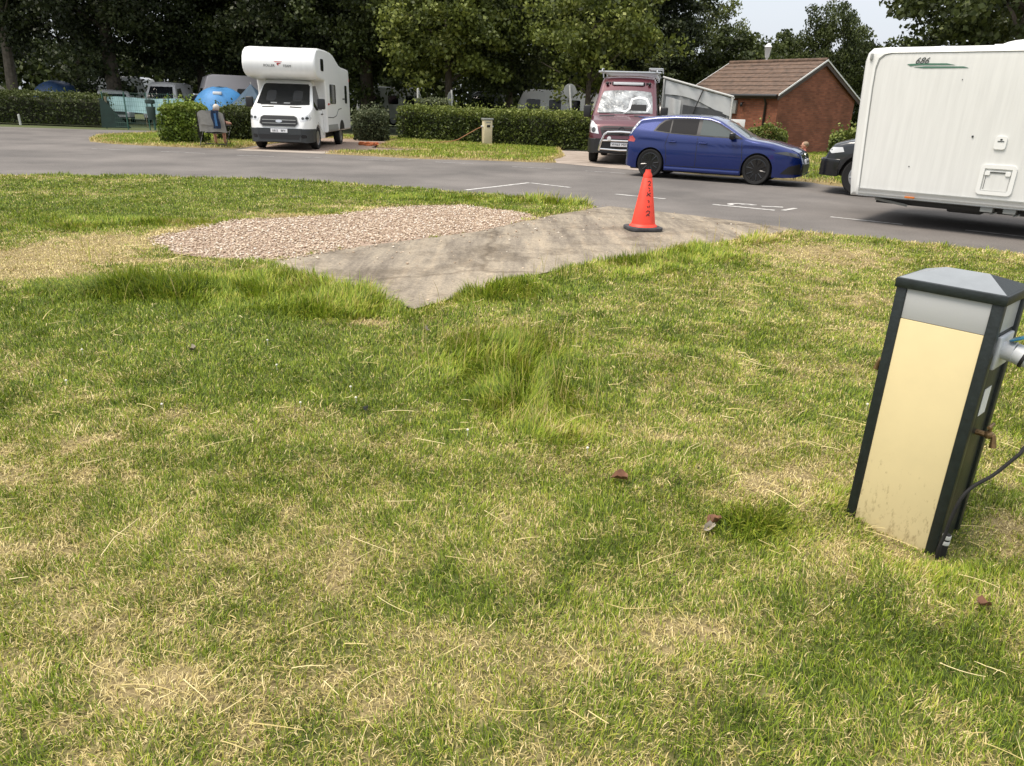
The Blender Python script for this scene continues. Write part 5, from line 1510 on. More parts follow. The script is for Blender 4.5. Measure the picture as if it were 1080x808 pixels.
def seated_camper():
    X, Y = -9.42, 23.5; Z = .045; rz = .12
    ch = thing('camping_chair', (X, Y, Z), rz, 'large grey folding camping chair with its back to the road beside the bright bush', 'chair')
    def grid(fn, nu, nv, name, m, par, th=.012):
        b = MB()
        vs = [fn(i / nu, j / nv) for j in range(nv + 1) for i in range(nu + 1)]
        F = [[j * (nu + 1) + i, j * (nu + 1) + i + 1, (j + 1) * (nu + 1) + i + 1, (j + 1) * (nu + 1) + i] for j in range(nv) for i in range(nu)]
        b._add(vs, F); bmesh.ops.solidify(b.bm, geom=b.bm.faces[:], thickness=th)
        return b.build(name, m, par, 60)
    def back(u, v):
        x = -.40 + .80 * u; edge = abs(2 * u - 1) ** 4
        return (x * (1 - .06 * v), -.10 - .16 * v - .06 * (1 - (2 * u - 1) ** 2) + .015 * math.sin(9 * u + 5 * v), .42 + .62 * v - .09 * edge * v + .01 * math.sin(12 * u))
    bk = grid(back, 16, 10, 'backrest', M_CHAIRG, ch)
    grid(lambda u, v: (-.32 + .56 * u, -.155 - .17 * (.35 + .62 * v) - .06 * (1 - (2 * u - 1) ** 2), .62 + .36 * v + .012 * math.sin(8 * u)), 8, 4, 'back_pocket', M_CHAIRG, bk)
    grid(lambda u, v: (-.33 + .66 * u, -.1 + .5 * v, .42 - .05 * math.sin(PI * u) - .02 * math.sin(PI * v)), 8, 8, 'seat', M_CHAIRG, ch)
    for s in (-1, 1):
        b = MB(); b.tube([(s * .40, -.28, 1.0), (s * .40, -.05, .40), (s * .38, .36, .02)], .013, 6); b.tube([(s * .38, -.30, .02), (s * .40, .30, .46), (s * .40, .32, .62)], .013, 6); b.build('frame', M_BLACK, ch)
        b = MB(); b.box(s * .40 - .04, s * .40 + .04, -.14, .38, .60, .63, .012); b.build('armrest', M_BLACK, ch)
    b = MB(); b.tube([(-.38, -.30, .06), (.38, .36, .06)], .012, 6); b.tube([(.38, -.30, .06), (-.38, .36, .06)], .012, 6); b.build('cross_brace', M_BLACK, ch)
    # jacket hung over the right of the backrest
    jk = grid(lambda u, v: (.06 + .22 * u + .02 * math.sin(7 * v), -.16 - .16 * (.2 + .8 * v) - .085 + .02 * math.sin(10 * u + 4 * v), .52 + .53 * v), 8, 10, 'jacket', M_NAVY, None, .03)
    jk.location = (X, Y, Z); jk.rotation_euler = (0, 0, rz)
    tag(jk, 'navy and blue jacket hung over the right side of the camping chair', 'jacket')
    grid(lambda u, v: (.14 + .07 * u, -.16 - .16 * (.35 + .5 * v) - .112, .60 + .36 * v), 3, 4, 'lining', M_BLUECLOTH, jk, .01)
    # person
    p = thing('person', (X, Y, Z), rz, 'seated person in a dark top facing away in the grey camping chair', 'person')
    J = {'pel': ((0, .10, .50), (.17, .13)), 'chest': ((.02, .02, .78), (.19, .125)), 'neck': ((.07, -.01, .99), .055), 'hd': ((.10, .01, 1.06), .06)}
    P = [J['pel'], J['chest'], J['neck'], J['hd']]; E = [(0, 1), (1, 2), (2, 3)]
    for s in (-1, 1):
        b0 = len(P)
        P += [((s * .19 + .03, .0, .90), .07), ((s * .34, -.02, .70), .052), ((s * .41, .16, .675), .042), ((s * .41, .27, .67), .032)]
        E += [(1, b0), (b0, b0 + 1), (b0 + 1, b0 + 2), (b0 + 2, b0 + 3)]
        b0 = len(P)
        P += [((s * .11, .16, .50), .095), ((s * .14, .52, .52), .07), ((s * .14, .58, .30), .056), ((s * .14, .60, .09), .042), ((s * .15, .74, .05), .038)]
        E += [(0, b0), (b0, b0 + 1), (b0 + 1, b0 + 2), (b0 + 2, b0 + 3), (b0 + 3, b0 + 4)]
    mb = MB(); mb.merge_mesh(skin_body('body', P, E, M_SKIN)); head_into(mb, (.12, .02, 1.09), .235, .5)
    for s in (-1, 1): hand_into(mb, (s * .41, .26, .672), (0, 1, -.05), (0, 0, 1), 1.)
    body = mb.build('body', M_SKIN, p, 60)
    T = [((0, .10, .48), (.185, .145)), ((.02, .02, .78), (.205, .14)), ((.06, 0, .955), (.07, .07))]; TE = [(0, 1), (1, 2)]
    for s in (-1, 1): b0 = len(T); T += [((s * .19 + .03, .0, .905), .085), ((s * .32, -.02, .735), .068)]; TE += [(1, b0), (b0, b0 + 1)]
    link('shirt', skin_body('shirt', T, TE, M_NAVY), p)
    T = [((0, .10, .48), (.185, .14))]; TE = []
    for s in (-1, 1): b0 = len(T); T += [((s * .11, .16, .50), .108), ((s * .14, .50, .52), .085)]; TE += [(0, b0), (b0, b0 + 1)]
    link('shorts', skin_body('shorts', T, TE, M_GREYPL), p)
    mb = MB(); M = Matrix.Translation((.12, .02, 1.09)) @ Matrix.Rotation(.5, 4, 'Z'); mb.ball((0, -.022, .035), (.096, .095, .10), 3, M); mb.build('hair', M_GREYHAIR, p)


seated_camper()


def child():
    p = thing('person', (7.18, 19.3, -.005 + .03), 1.2, 'small child in a coral top beyond the bonnet of the blue hatchback', 'person')
    s = .93 / 1.0
    P = [((0, 0, .42 * s), (.085, .07)), ((0, 0, .60 * s), (.095, .068)), ((0, 0, .73 * s), .035), ((0, .005, .78 * s), .04)]; E = [(0, 1), (1, 2), (2, 3)]
    for q in (-1, 1):
        b0 = len(P); P += [((q * .095, 0, .68 * s), .035), ((q * .125, -.01, .53 * s), .027), ((q * .12, .05, .42 * s), .021)]; E += [(1, b0), (b0, b0 + 1), (b0 + 1, b0 + 2)]
        b0 = len(P); P += [((q * .055, 0, .38 * s), .055), ((q * .06, .012, .20 * s), .042), ((q * .06, 0, .045), .030), ((q * .065, .08, .022), .026)]; E += [(0, b0), (b0, b0 + 1), (b0 + 1, b0 + 2), (b0 + 2, b0 + 3)]
    mb = MB(); mb.merge_mesh(skin_body('body', P, E, M_SKIN)); head_into(mb, (0, .01, .83 * s), .185)
    for q in (-1, 1): hand_into(mb, (q * .12, .05, .42 * s), (0, .35, -1), (q, 0, 0), .6)
    mb.build('body', M_SKIN, p, 60)
    T = [((0, 0, .44 * s), (.098, .082)), ((0, 0, .60 * s), (.106, .08)), ((0, 0, .715 * s), .048)]; TE = [(0, 1), (1, 2)]
    for q in (-1, 1): b0 = len(T); T += [((q * .098, 0, .685 * s), .046), ((q * .122, -.008, .58 * s), .040)]; TE += [(1, b0), (b0, b0 + 1)]
    link('shirt', skin_body('shirt', T, TE, M_PINK), p)
    T = [((0, 0, .42 * s), (.098, .082))]; TE = []
    for q in (-1, 1): b0 = len(T); T += [((q * .056, 0, .38 * s), .064), ((q * .06, .01, .22 * s), .056)]; TE += [(0, b0), (b0, b0 + 1)]
    link('shorts', skin_body('shorts', T, TE, M_NAVY), p)
    mb = MB(); mb.ball((0, -.008, .862 * s), (.077, .079, .070), 3); mb.build('hair', M_HAIR, p)


child()

# ================================================================== brick building
def brick_mat():
    m = bpy.data.materials.new('red_brick'); m.use_nodes = True; nt = m.node_tree; b = nt.nodes['Principled BSDF']
    tc = nt.nodes.new('ShaderNodeTexCoord'); sp = nt.nodes.new('ShaderNodeSeparateXYZ'); ad = nt.nodes.new('ShaderNodeMath'); ad.operation = 'ADD'; cb = nt.nodes.new('ShaderNodeCombineXYZ')
    nt.links.new(tc.outputs['Object'], sp.inputs[0]); nt.links.new(sp.outputs['X'], ad.inputs[0]); nt.links.new(sp.outputs['Y'], ad.inputs[1])
    nt.links.new(ad.outputs[0], cb.inputs['X']); nt.links.new(sp.outputs['Z'], cb.inputs['Y'])
    br = nt.nodes.new('ShaderNodeTexBrick'); br.inputs['Scale'].default_value = 1; br.inputs['Brick Width'].default_value = .225; br.inputs['Row Height'].default_value = .075; br.inputs['Mortar Size'].default_value = .006
    br.inputs['Color1'].default_value = (.29, .112, .062, 1); br.inputs['Color2'].default_value = (.19, .070, .040, 1); br.inputs['Mortar'].default_value = (.15, .10, .075, 1)
    nt.links.new(cb.outputs[0], br.inputs['Vector'])
    n = nt.nodes.new('ShaderNodeTexNoise'); n.inputs['Scale'].default_value = 1.1; n.inputs['Detail'].default_value = 6; nt.links.new(tc.outputs['Object'], n.inputs['Vector'])
    r = nt.nodes.new('ShaderNodeValToRGB'); r.color_ramp.elements[0].color = (.75, .75, .75, 1); r.color_ramp.elements[1].color = (1.15, 1.1, 1.1, 1); r.color_ramp.elements[0].position = .35; r.color_ramp.elements[1].position = .65
    nt.links.new(n.outputs['Fac'], r.inputs['Fac'])
    mx = nt.nodes.new('ShaderNodeMix'); mx.data_type = 'RGBA'; mx.blend_type = 'MULTIPLY'; mx.inputs['Factor'].default_value = 1
    nt.links.new(br.outputs['Color'], mx.inputs['A']); nt.links.new(r.outputs['Color'], mx.inputs['B']); nt.links.new(mx.outputs['Result'], b.inputs['Base Color'])
    b.inputs['Roughness'].default_value = .85; b.inputs['Specular IOR Level'].default_value = .25
    bp = nt.nodes.new('ShaderNodeBump'); bp.inputs['Strength'].default_value = .4; bp.inputs['Distance'].default_value = .01; bp.invert = True
    nt.links.new(br.outputs['Fac'], bp.inputs['Height']); nt.links.new(bp.outputs['Normal'], b.inputs['Normal'])
    return m


M_BRICK = brick_mat()
M_TILE = mat('roof_tile', (.135, .085, .058), .85, col2=(.06, .04, .028), vscale=5, bump=.4, bscale=25)


def building():
    # local x along the eaves (from the gable corner to the left/back), local y into the gable width
    e = Vector((-.60, .80)); e.normalize()
    root = thing('brick_building', (10.2, 31.0, 0), math.atan2(e.y, e.x), 'small red brick building with brown tiled pitched roof behind the parked cars', 'building')
    # local y = Rz90(e) = (-.8,-.6) -> towards camera-left, so the gable spans y from 0 to -Wg
    L, Wg, ZE, ZR = 4.7, 5.5, 2.30, 3.62
    b = MB()
    b.prism([(0, -.3), (-Wg, -.3), (-Wg, ZE), (-Wg / 2, ZR - .02), (0, ZE)], 'x', 0, L)
    b.build('wall', M_BRICK, root)
    ov, ovg = .22, .10
    rf = MB(); nrow = 8; sl = math.hypot(Wg / 2 + ov, (ZR - ZE) * (1 + ov / (Wg / 2)))
    slope = (ZR - ZE) / (Wg / 2)
    for side in (0, 1):
        for k in range(nrow):
            a, c = k / nrow, (k + 1) / nrow
            def at(t, lift):
                d = ov - (Wg / 2 + ov) * t            # y for side 0
                z = ZE - slope * ov + (slope * (Wg / 2 + ov)) * t + lift
                return (d if side == 0 else -Wg - d, z)
            y0, z0 = at(a, .075); y1, z1 = at(c + .02, .04); y2, z2 = at(a, .02); y3, z3 = at(c + .02, .01)
            rf.prism([(y0, z0), (y1, z1), (y3, z3), (y2, z2)], 'x', -ovg, L + ovg)
    roof = rf.build('roof', M_TILE, root, 20)
    rd = MB(); rd.tube([(-ovg, -Wg / 2, ZR + .05), (L + ovg, -Wg / 2, ZR + .05)], .09, 10); rd.build('ridge_tiles', M_TILE, roof)
    for xx in (-ovg - .03, L + ovg + .005):
        v = MB()
        for side in (0, 1):
            ys = (ov, -Wg / 2) if side == 0 else (-Wg - ov, -Wg / 2)
            y0, y1 = ys; za, zb = ZE - slope * ov, ZR
            v.prism([(y0, za + .07), (y1, zb + .07), (y1, zb + .01), (y0, za + .01)], 'x', xx, xx + .025)
        v.build('verge_trim', M_WHITEUPVC, roof)
        v = MB()
        for side in (0, 1):
            y0, y1 = (ov, -Wg / 2) if side == 0 else (-Wg - ov, -Wg / 2)
            v.prism([(y0, ZE - slope * ov + .008), (y1, ZR + .008), (y1, ZR - .16), (y0, ZE - slope * ov - .16)], 'x', xx + .028 if xx < 0 else xx - .028, xx + .05 if xx < 0 else xx - .004)
        v.build('barge_board', mat('barge_brown', (.055, .035, .025), .6), roof)
    f = MB(); f.box(-.02, L + .02, .02, ov - .02, ZE - .20, ZE - .045, .005); f.build('fascia', mat('barge_brown', (.05, .03, .02)), root)
    gt = MB(); gt.tube([(-.05, ov + .03, ZE - .10), (L + .05, ov + .03, ZE - .10)], .065, 8); gt.build('gutter', M_GUTTER, root)
    dp = MB(); dp.tube([(.55, ov + .02, ZE - .12), (.55, .06, ZE - .38), (.55, .055, -.05)], .045, 8); dp.build('downpipe', M_GUTTER, root)
    w = MB(); w.box(1.95, 2.75, .003, .12, 1.50, 2.02, .01); w.build('wall_cabinet', M_BOX, root)
    w = MB(); w.tube([(1.65, .0, 1.95), (1.65, .16, 1.93)], .02, 6); w.ball((1.65, .16, 1.86), (.06, .06, .09)); w.build('wall_lamp', M_INK, root)
    # doorway on the hidden far side keeps it a building from elsewhere
    w = MB(); w.box(1.6, 2.5, -Wg - .02, -Wg - .003, 0, 2.0, .005); w.build('door', M_DGREY, root)


building()

# notice boards low in front of the wall
for i, (x, y, wd, lb) in enumerate(((7.35, 29.2, .62, 'white notice board in front of the brick wall, the one nearer the awning'), (8.05, 28.9, .62, 'white notice board in front of the brick wall, the one nearer the downpipe'))):
    r = thing('notice_board', (x, y, 0), -.25, lb, 'board', 'notice boards in front of the brick wall')
    b = MB(); b.box(-wd / 2, wd / 2, -.02, .02, .75, 1.30, .008); b.build('panel', M_WHITEUPVC, r)
    for s in (-1, 1):
        b = MB(); b.box(s * .22 - .03, s * .22 + .03, .022, .07, -.05, 1.25, .006); b.build('post', M_WOOD, r)
    if i == 1:
        b = MB(); b.lathe([(.17, -.024), (.17, -.0215), (.115, -.0215), (.115, -.024)], 20, 'y', (.02, 0, 1.02), closed=True); b.build('ring_symbol', mat('symbol_faded', (.45, .25, .2), .6), r)

# ================================================================== foliage
FOL = {
    'dark': [(0, (.009, .013, .004)), (.5, (.026, .038, .011)), (.85, (.055, .07, .021)), (1, (.095, .11, .042))],
    'mid': [(0, (.016, .024, .006)), (.5, (.052, .071, .017)), (.85, (.095, .118, .031)), (1, (.14, .165, .052))],
    'light': [(0, (.04, .055, .012)), (.5, (.125, .155, .028)), (.85, (.22, .25, .05)), (1, (.30, .32, .095))],
    'bright': [(0, (.03, .055, .007)), (.5, (.12, .18, .02)), (.85, (.22, .28, .04)), (1, (.30, .35, .08))],
    'sage': [(0, (.022, .030, .012)), (.5, (.07, .09, .038)), (.85, (.13, .15, .075)), (1, (.20, .22, .12))],
    'hedge': [(0, (.018, .03, .006)), (.45, (.072, .10, .018)), (.8, (.18, .22, .042)), (1, (.28, .31, .085))],
    'hedgered': [(0, (.022, .026, .008)), (.45, (.060, .070, .02)), (.8, (.13, .125, .042)), (1, (.20, .15, .075))],
}
FM = {k: mat_attr('foliage_' + k, v, .55, .22, spec=.35) for k, v in FOL.items()}


def leaf_quads(C, size, rng, up=.35):
    """C (n,3) centres -> rhombic leaf quads of random tilt, longer than wide"""
    n = len(C)
    d = rng.normal(size=(n, 3)); d /= np.linalg.norm(d, axis=1)[:, None]
    t = rng.normal(size=(n, 3)); t[:, 2] -= up; s = np.cross(d, t); s /= np.linalg.norm(s, axis=1)[:, None] + 1e-9
    t = np.cross(s, d)
    L = (size * rng.uniform(.6, 1.35, n))[:, None]; Wd = L * .36
    V = np.stack([C - t * L * .5, C + s * Wd + d * L * .06, C + t * L * .5, C - s * Wd + d * L * .06], 1)
    return V.reshape(-1, 3), np.arange(n * 4).reshape(n, 4)


def crown_mesh(name, seed, rx, rz, zc, n, size, ncl, m, cl_r=.75, shell_=.55, droop=0., holes=.0, flat=0.):
    rng = np.random.default_rng(seed)
    u = rng.normal(size=(ncl, 3)); u /= np.linalg.norm(u, axis=1)[:, None]
    r = shell_ + (1 - shell_) * rng.random(ncl) ** .6
    lob = 1 + .20 * np.sin(3 * np.arctan2(u[:, 1], u[:, 0]) + seed) + .16 * np.sin(5 * u[:, 2] + 2 * u[:, 0] * 3 + seed)
    C = u * (r * lob)[:, None] * np.array([rx, rx, rz])
    if flat: C[:, 2] = np.maximum(C[:, 2], -rz * flat)
    k = rng.integers(0, ncl, n)
    q = rng.normal(size=(n, 3)); q /= np.linalg.norm(q, axis=1)[:, None]; q *= (rng.random(n) ** .45)[:, None]
    csz = rng.uniform(.55, 1.35, ncl)
    q = q * np.array([1, 1, .62]) * (cl_r * csz[k])[:, None]
    Pn = C[k] + q
    Pn[:, 2] -= droop * (np.linalg.norm(q[:, :2], axis=1) ** 2)
    Pn[:, 2] += zc
    V, F = leaf_quads(Pn, size, rng)
    ct = rng.normal(0, .16, ncl)
    tone = np.clip(.45 + ct[k] + rng.normal(0, .2, n), 0, 1)
    return np_mesh(name, V, F, m, tone)


def trunk_mesh(seed, h, r, spread, m, lean=0., nb=6, z0=.35):
    rnd = random.Random(seed); b = MB()
    top = Vector((lean * h, 0, h)); pts = [Vector((0, 0, -.1)), Vector((lean * h * .3 + rnd.uniform(-.1, .1), rnd.uniform(-.1, .1), h * .35)), Vector((lean * h * .65, rnd.uniform(-.2, .2), h * .7)), top]
    b.tube(pts, [r * 1.35, r, r * .7, r * .25], 10)
    for i in range(nb):
        t = z0 + (.95 - z0) * i / nb; a = rnd.uniform(0, 2 * PI); p = pts[0].lerp(top, t); l = spread * rnd.uniform(.6, 1.)
        q = p + Vector((math.cos(a) * l * .5, math.sin(a) * l * .5, l * .32)); w = p + Vector((math.cos(a) * l, math.sin(a) * l, l * .55))
        b.tube([p, q, w], [r * .45, r * .28, r * .08], 6)
    return b.mesh('trunk', m)


# crowns: name -> (mesh, trunk)
TREES = {
    'darkbig': (crown_mesh('crown', 1, 4.6, 5.0, 7.3, 45500, 0.177, 260, FM['dark'], 1.0, .45), trunk_mesh(1, 9.5, .30, 3.6, M_BARK)),
    'darkbig2': (crown_mesh('crown', 2, 4.2, 4.6, 7.2, 40250, 0.184, 210, FM['dark'], .95, .45, droop=.25), trunk_mesh(2, 9.5, .26, 3.4, M_BARK)),
    'droop': (crown_mesh('crown', 3, 4.4, 4.8, 6.6, 49000, 0.177, 260, FM['mid'], .95, .55, droop=.5), trunk_mesh(3, 9., .30, 3.2, M_BARK)),
    'light': (crown_mesh('crown', 4, 2.6, 2.2, 4.2, 14000, 0.163, 110, FM['light'], .62, .35, droop=.2), trunk_mesh(4, 5.2, .11, 2.2, M_BARK, 0, 9, .3)),
    'lime': (crown_mesh('crown', 5, 2.9, 2.9, 4.7, 24500, 0.163, 150, FM['light'], .7, .5, droop=.35), trunk_mesh(5, 6.5, .15, 2.4, M_BARK)),
    'green': (crown_mesh('crown', 11, 2.9, 2.9, 4.7, 24000, .163, 150, FM['mid'], .7, .5, droop=.35), trunk_mesh(5, 6.5, .15, 2.4, M_BARK)),
    'thin': (crown_mesh('crown', 6, 2.8, 3.0, 5.2, 15750, 0.150, 120, FM['light'], .6, .3, droop=.1), trunk_mesh(6, 8., .14, 2.6, M_BARK, 0, 9)),
    'dome': (crown_mesh('crown', 7, 3.6, 3.6, 4.6, 38500, 0.163, 220, FM['mid'], .8, .6), trunk_mesh(7, 7., .24, 2.8, M_BARK)),
    'near': (crown_mesh('crown', 8, 3.6, 2.9, 6.0, 26250, 0.170, 190, FM['mid'], .72, .5, droop=.3, flat=.8), trunk_mesh(8, 7., .20, 2.8, M_BARK)),
    'far': (crown_mesh('crown', 9, 3.6, 3.2, 3.6, 17500, 0.231, 120, FM['mid'], .9, .55), trunk_mesh(9, 5.5, .2, 2.4, M_BARK)),
    'open': (crown_mesh('crown', 10, 4.0, 3.6, 8.2, 22750, 0.184, 120, FM['dark'], .85, .45), trunk_mesh(10, 10.5, .24, 3., M_BARKP, .05)),
}


def tree(kind, x, y, s, rz, label, sz=None, group='trees beyond the hedges'):
    r = thing('tree', (x, y, -.05), rz, label, 'tree', group)
    cm, tm = TREES[kind]
    a = link('crown', cm, r); b = link('trunk', tm, r)
    r.scale = (s, s, sz or s)


for a in [
    ('open', -28.6, 43.5, 1., .3, 'leftmost tall dark tree with a pale leaning trunk above the left hedge'),
    ('open', -25.4, 45, 1.02, 2.0, 'second tall dark tree from the left, thin trunk, behind the left hedge'),
    ('darkbig', -33.5, 46, 1.05, 1.1, 'dark tree at the far left beyond the blue sign'),
    ('darkbig', -22.2, 42.5, 1.1, .5, 'massive dark tree with a low crown at the end of the left hedge'),
    ('darkbig2', -18.8, 46, .92, 1.7, 'dark tree rising behind the white van and the green fence'),
    ('droop', -14.6, 47, .98, 2.2, 'olive green tree behind the blue tent'),
    ('darkbig2', -11.6, 43, 1.08, 3.0, 'tall dark tree straight behind the motorhome roof'),
    ('droop', -8.2, 41.5, 1.05, .4, 'broad drooping tree just right of the motorhome'),
    ('droop', -9.8, 49, 1.25, 4.0, 'tallest drooping tree far behind the motorhome'),
    ('lime', -3.6, 38.6, 1.15, .9, 'yellow green tree standing above the pole left of the first round sign'),
    ('darkbig', -1.4, 47, 1.1, 4.2, 'dark tree in the gap between the two round signs'),
    ('green', -.6, 40.5, 1.1, 2.5, 'green tree above the white caravan seen over the middle hedge'),
    ('light', 3.1, 36.2, 1.16, .2, 'loose bright green young tree beside the second round sign'),
    ('darkbig', 4.3, 48, 1.2, 5.0, 'very tall dark tree behind the maroon van'),
    ('darkbig2', 6.9, 45.5, .88, .8, 'dark tree above the roof rack of the maroon van'),
    ('thin', 11.4, 50, .78, 1.4, 'thin airy tree against the sky left of the brick building', 1.0),
    ('far', 12.3, 45, .86, 2.6, 'pale low tree behind the left end of the brick roof'),
    ('dome', 17.9, 47.5, .68, .6, 'dome shaped green tree rising above the ridge of the brick building', .93),
    ('far', 15.6, 50, .90, 3.3, 'lower tree to the left of the dome shaped one'),
    ('far', 21.9, 49, .95, 4.3, 'ragged tree between the dome shaped one and the caravan'),
    ('near', 13.2, 21.4, .95, .0, 'big leaved tree overhanging the white caravan, left one'),
    ('near', 17.3, 20.3, 1.05, 2.1, 'big leaved tree overhanging the white caravan, right one'),
    ('dome', 27.5, 44, 1.2, 2., 'green tree far behind the touring caravan'),
]: tree(*a)


def woodland():
    rng = np.random.default_rng(77); n = 60000
    x = rng.uniform(-75, 75, n); y = 66 + rng.uniform(-3.5, 3.5, n)
    hmax = 3.9 + 2.6 * fbm(x, y * 0 + 3, .11, 2, 3)
    z = hmax * rng.random(n) ** .75
    V, F = leaf_quads(np.stack([x, y, z], 1), .55, rng)
    tag(link('woodland', np_mesh('woodland', V, F, FM['mid'], np.clip(.4 + .25 * rng.normal(size=n), 0, 1))), 'far off belt of woodland behind the camp site', 'woodland', kind='stuff')


woodland()


def hedge(name, path, width, height, n, size, fmat, label, cat='hedge', seed=0, bump=.2, rnd=0.):
    """path of (x,y) points; leaf shell over a twig core"""
    rng = np.random.default_rng(seed + 100)
    P = np.array(path, float); seg = np.linalg.norm(np.diff(P, axis=0), axis=1); cum = np.concatenate([[0], np.cumsum(seg)]); L = cum[-1]
    mid = P.mean(0)
    root = thing(name, (mid[0], mid[1], 0), 0, label, cat)
    def along(t): return np.stack([np.interp(t, cum, P[:, 0]), np.interp(t, cum, P[:, 1])], 1)
    t = rng.random(n) * (L + width * .6) - width * .3
    c = along(np.clip(t, 0, L)); tt = along(np.clip(t + .05, 0, L)) - along(np.clip(t - .05, 0, L)); tt /= np.linalg.norm(tt, axis=1)[:, None] + 1e-9
    nn = np.stack([-tt[:, 1], tt[:, 0]], 1)
    over = np.where(t < 0, t, np.where(t > L, t - L, 0))
    per = 2 * height + width; q = rng.random(n) * per
    f = np.where(q < height, 0, np.where(q < height + width, 1, 2))
    off = np.where(f == 0, -width / 2, np.where(f == 1, q - height - width / 2, width / 2)); zz = np.where(f == 0, q, np.where(f == 1, height, q - height - width))
    b = (fbm(t * 1.0 + 5, zz + f * 7 + seed, 1.3, 1) - .5) * 2 * bump + (fbm(t, zz + off, 5, 3) - .5) * bump
    inset = rng.random(n) ** 2 * .22
    endk = 1 - .55 * np.clip(np.abs(over) / (width * .3 + 1e-6), 0, 1) ** 2
    off2 = off * (1 + (b - inset) / (width / 2)) * endk
    z2 = zz * (1 + (b - inset) * .9 / height) - .10 * (np.abs(off) / (width / 2)) ** 4 * (zz > height * .8)
    z2 = z2 * (1 - rnd * np.clip(np.abs(t - L / 2) / (L / 2 + width * .3), 0, 1) ** 2.5) 
    off2 = off2 * (1 - rnd * .6 * np.clip(zz / height, 0, 1) ** 3 * (f != 1) - rnd * .5 * np.clip(1 - zz / (.35 * height), 0, 1) * (f != 1))
    z2 = np.maximum(z2 * (1 - .12 * (1 - endk)), .02 + .1 * rng.random(n))
    sh = (rng.random(n) < .07) * rng.random(n) ** 1.5
    off2 = off2 + np.sign(off2) * (f != 1) * sh * .16; z2 = z2 + (zz > height * .8) * sh * .30
    C = np.stack([c[:, 0] + nn[:, 0] * off2 + tt[:, 0] * over, c[:, 1] + nn[:, 1] * off2 + tt[:, 1] * over, z2], 1) - np.array([mid[0], mid[1], 0])
    V, F = leaf_quads(C, size, rng, .1)
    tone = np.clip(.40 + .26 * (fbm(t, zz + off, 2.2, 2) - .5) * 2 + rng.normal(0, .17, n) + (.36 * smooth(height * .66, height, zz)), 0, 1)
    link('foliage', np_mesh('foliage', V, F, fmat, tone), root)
    bm = MB()
    k = max(2, int(L / .8)); mg = .05 + rnd * .55; ts = np.linspace(mg * min(1, L / 2), L - mg * min(1, L / 2), k + 1); pc = along(ts) - mid; d = along(np.clip(ts + .05, 0, L)) - along(np.clip(ts - .05, 0, L)); d /= np.linalg.norm(d, axis=1)[:, None]
    rings = []
    for (px, py), (dx, dy) in zip(pc, d):
        w2 = width / 2 - .2 - .25 * rnd; h2 = height - .24 - .3 * rnd
        rings.append([bm.bm.verts.new((px - dy * o_, py + dx * o_, z_)) for o_, z_ in ((-w2, 0), (-w2, h2 * .85), (-w2 * .6, h2), (w2 * .6, h2), (w2, h2 * .85), (w2, 0))])
    for a, b_ in zip(rings, rings[1:]):
        for j in range(5): bm.bm.faces.new([a[j], a[j + 1], b_[j + 1], b_[j]])
    bm.bm.faces.new(rings[0]); bm.bm.faces.new(rings[-1])
    bm.build('twigs', M_TWIG, root)
    return root


hedge('hedge', [(-40, 36.4), (-25, 36.7), (-19.7, 36.6)], 1.3, 1.42, 26000, .11, FM['mid'], 'long dark clipped hedge at the left beyond the junction', seed=1)
hedge('hedge', [(-5.0, 33.2), (-1.9, 31.9), (.6, 30.5), (3.0, 29.6)], 1.1, 1.36, 26000, .095, FM['hedge'], 'clipped green hedge behind the small bollard, between motorhome and maroon van', seed=2)
hedge('hedge', [(-10.9, 27.6), (-8.5, 27.9)], 1.1, 1.22, 9000, .09, FM['mid'], 'short dark hedge behind the camping chair', seed=5)
hedge('hedge', [(-19, 43.5), (-12, 42.5)], 1.2, 1.25, 6000, .14, FM['mid'], 'low dark hedge in front of the tents', seed=6)
hedge('bush', [(-11.55, 25.0), (-10.45, 25.1)], 1.5, 1.30, 11000, .085, FM['bright'], 'rounded bright green bush beside the camping chair', 'bush', seed=3, bump=.12, rnd=.45)
hedge('bush', [(-6.7, 31.0), (-5.4, 31.2)], 1.4, 1.18, 9000, .085, FM['sage'], 'grey green bush at the rear of the motorhome', 'bush', seed=4, bump=.2, rnd=.4)
hedge('bush', [(8.75, 21.6), (9.5, 21.3)], 1.0, 1.2, 6000, .085, FM['hedge'], 'green bush between the child and the dark four by four', 'bush', seed=7, bump=.2, rnd=.4)
hedge('bush', [(7.4, 26.2), (8.9, 25.8)], .9, 1.12, 6000, .085, FM['hedge'], 'low bush beneath the downpipe of the brick building', 'bush', seed=8, bump=.2, rnd=.4)
hedge('hedge', [(-4.6, 34.8), (-3.2, 34.6)], .8, 1.62, 5000, .09, FM['sage'], 'grey shrub poking up behind the left end of the middle hedge', 'shrub', seed=9, bump=.2)

# ================================================================== posts and signs
def sign(x, y, z, r, tilt, face_m, label, yaw=0., zc=None, extra=None):
    s = thing('road_sign', (x, y, 0), yaw, label, 'sign')
    b = MB(); b.tube([(0, 0, -.05), (tilt * z, 0, z)], .038, 10); b.build('post', M_POST, s)
    zc = zc or z - r * .8
    b = MB(); b.lathe([(.0001, .045), (r, .045), (r + .004, .05), (r, .055), (.0001, .056)], 28, 'y', (tilt * zc, 0, zc)); d = b.build('disc', face_m, s)
    return s, d, (tilt * zc, zc)


sign(2.15, 31, 2.34, .25, -.115, M_SIGNGREY, 'back of a round sign on a leaning white post left of the maroon van', .1)
s, d, c_ = sign(-2.98, 33.2, 2.06, .27, -.01, M_SIGNGREY, 'round sign seen almost edge on above the middle hedge', 1.2, 1.72)
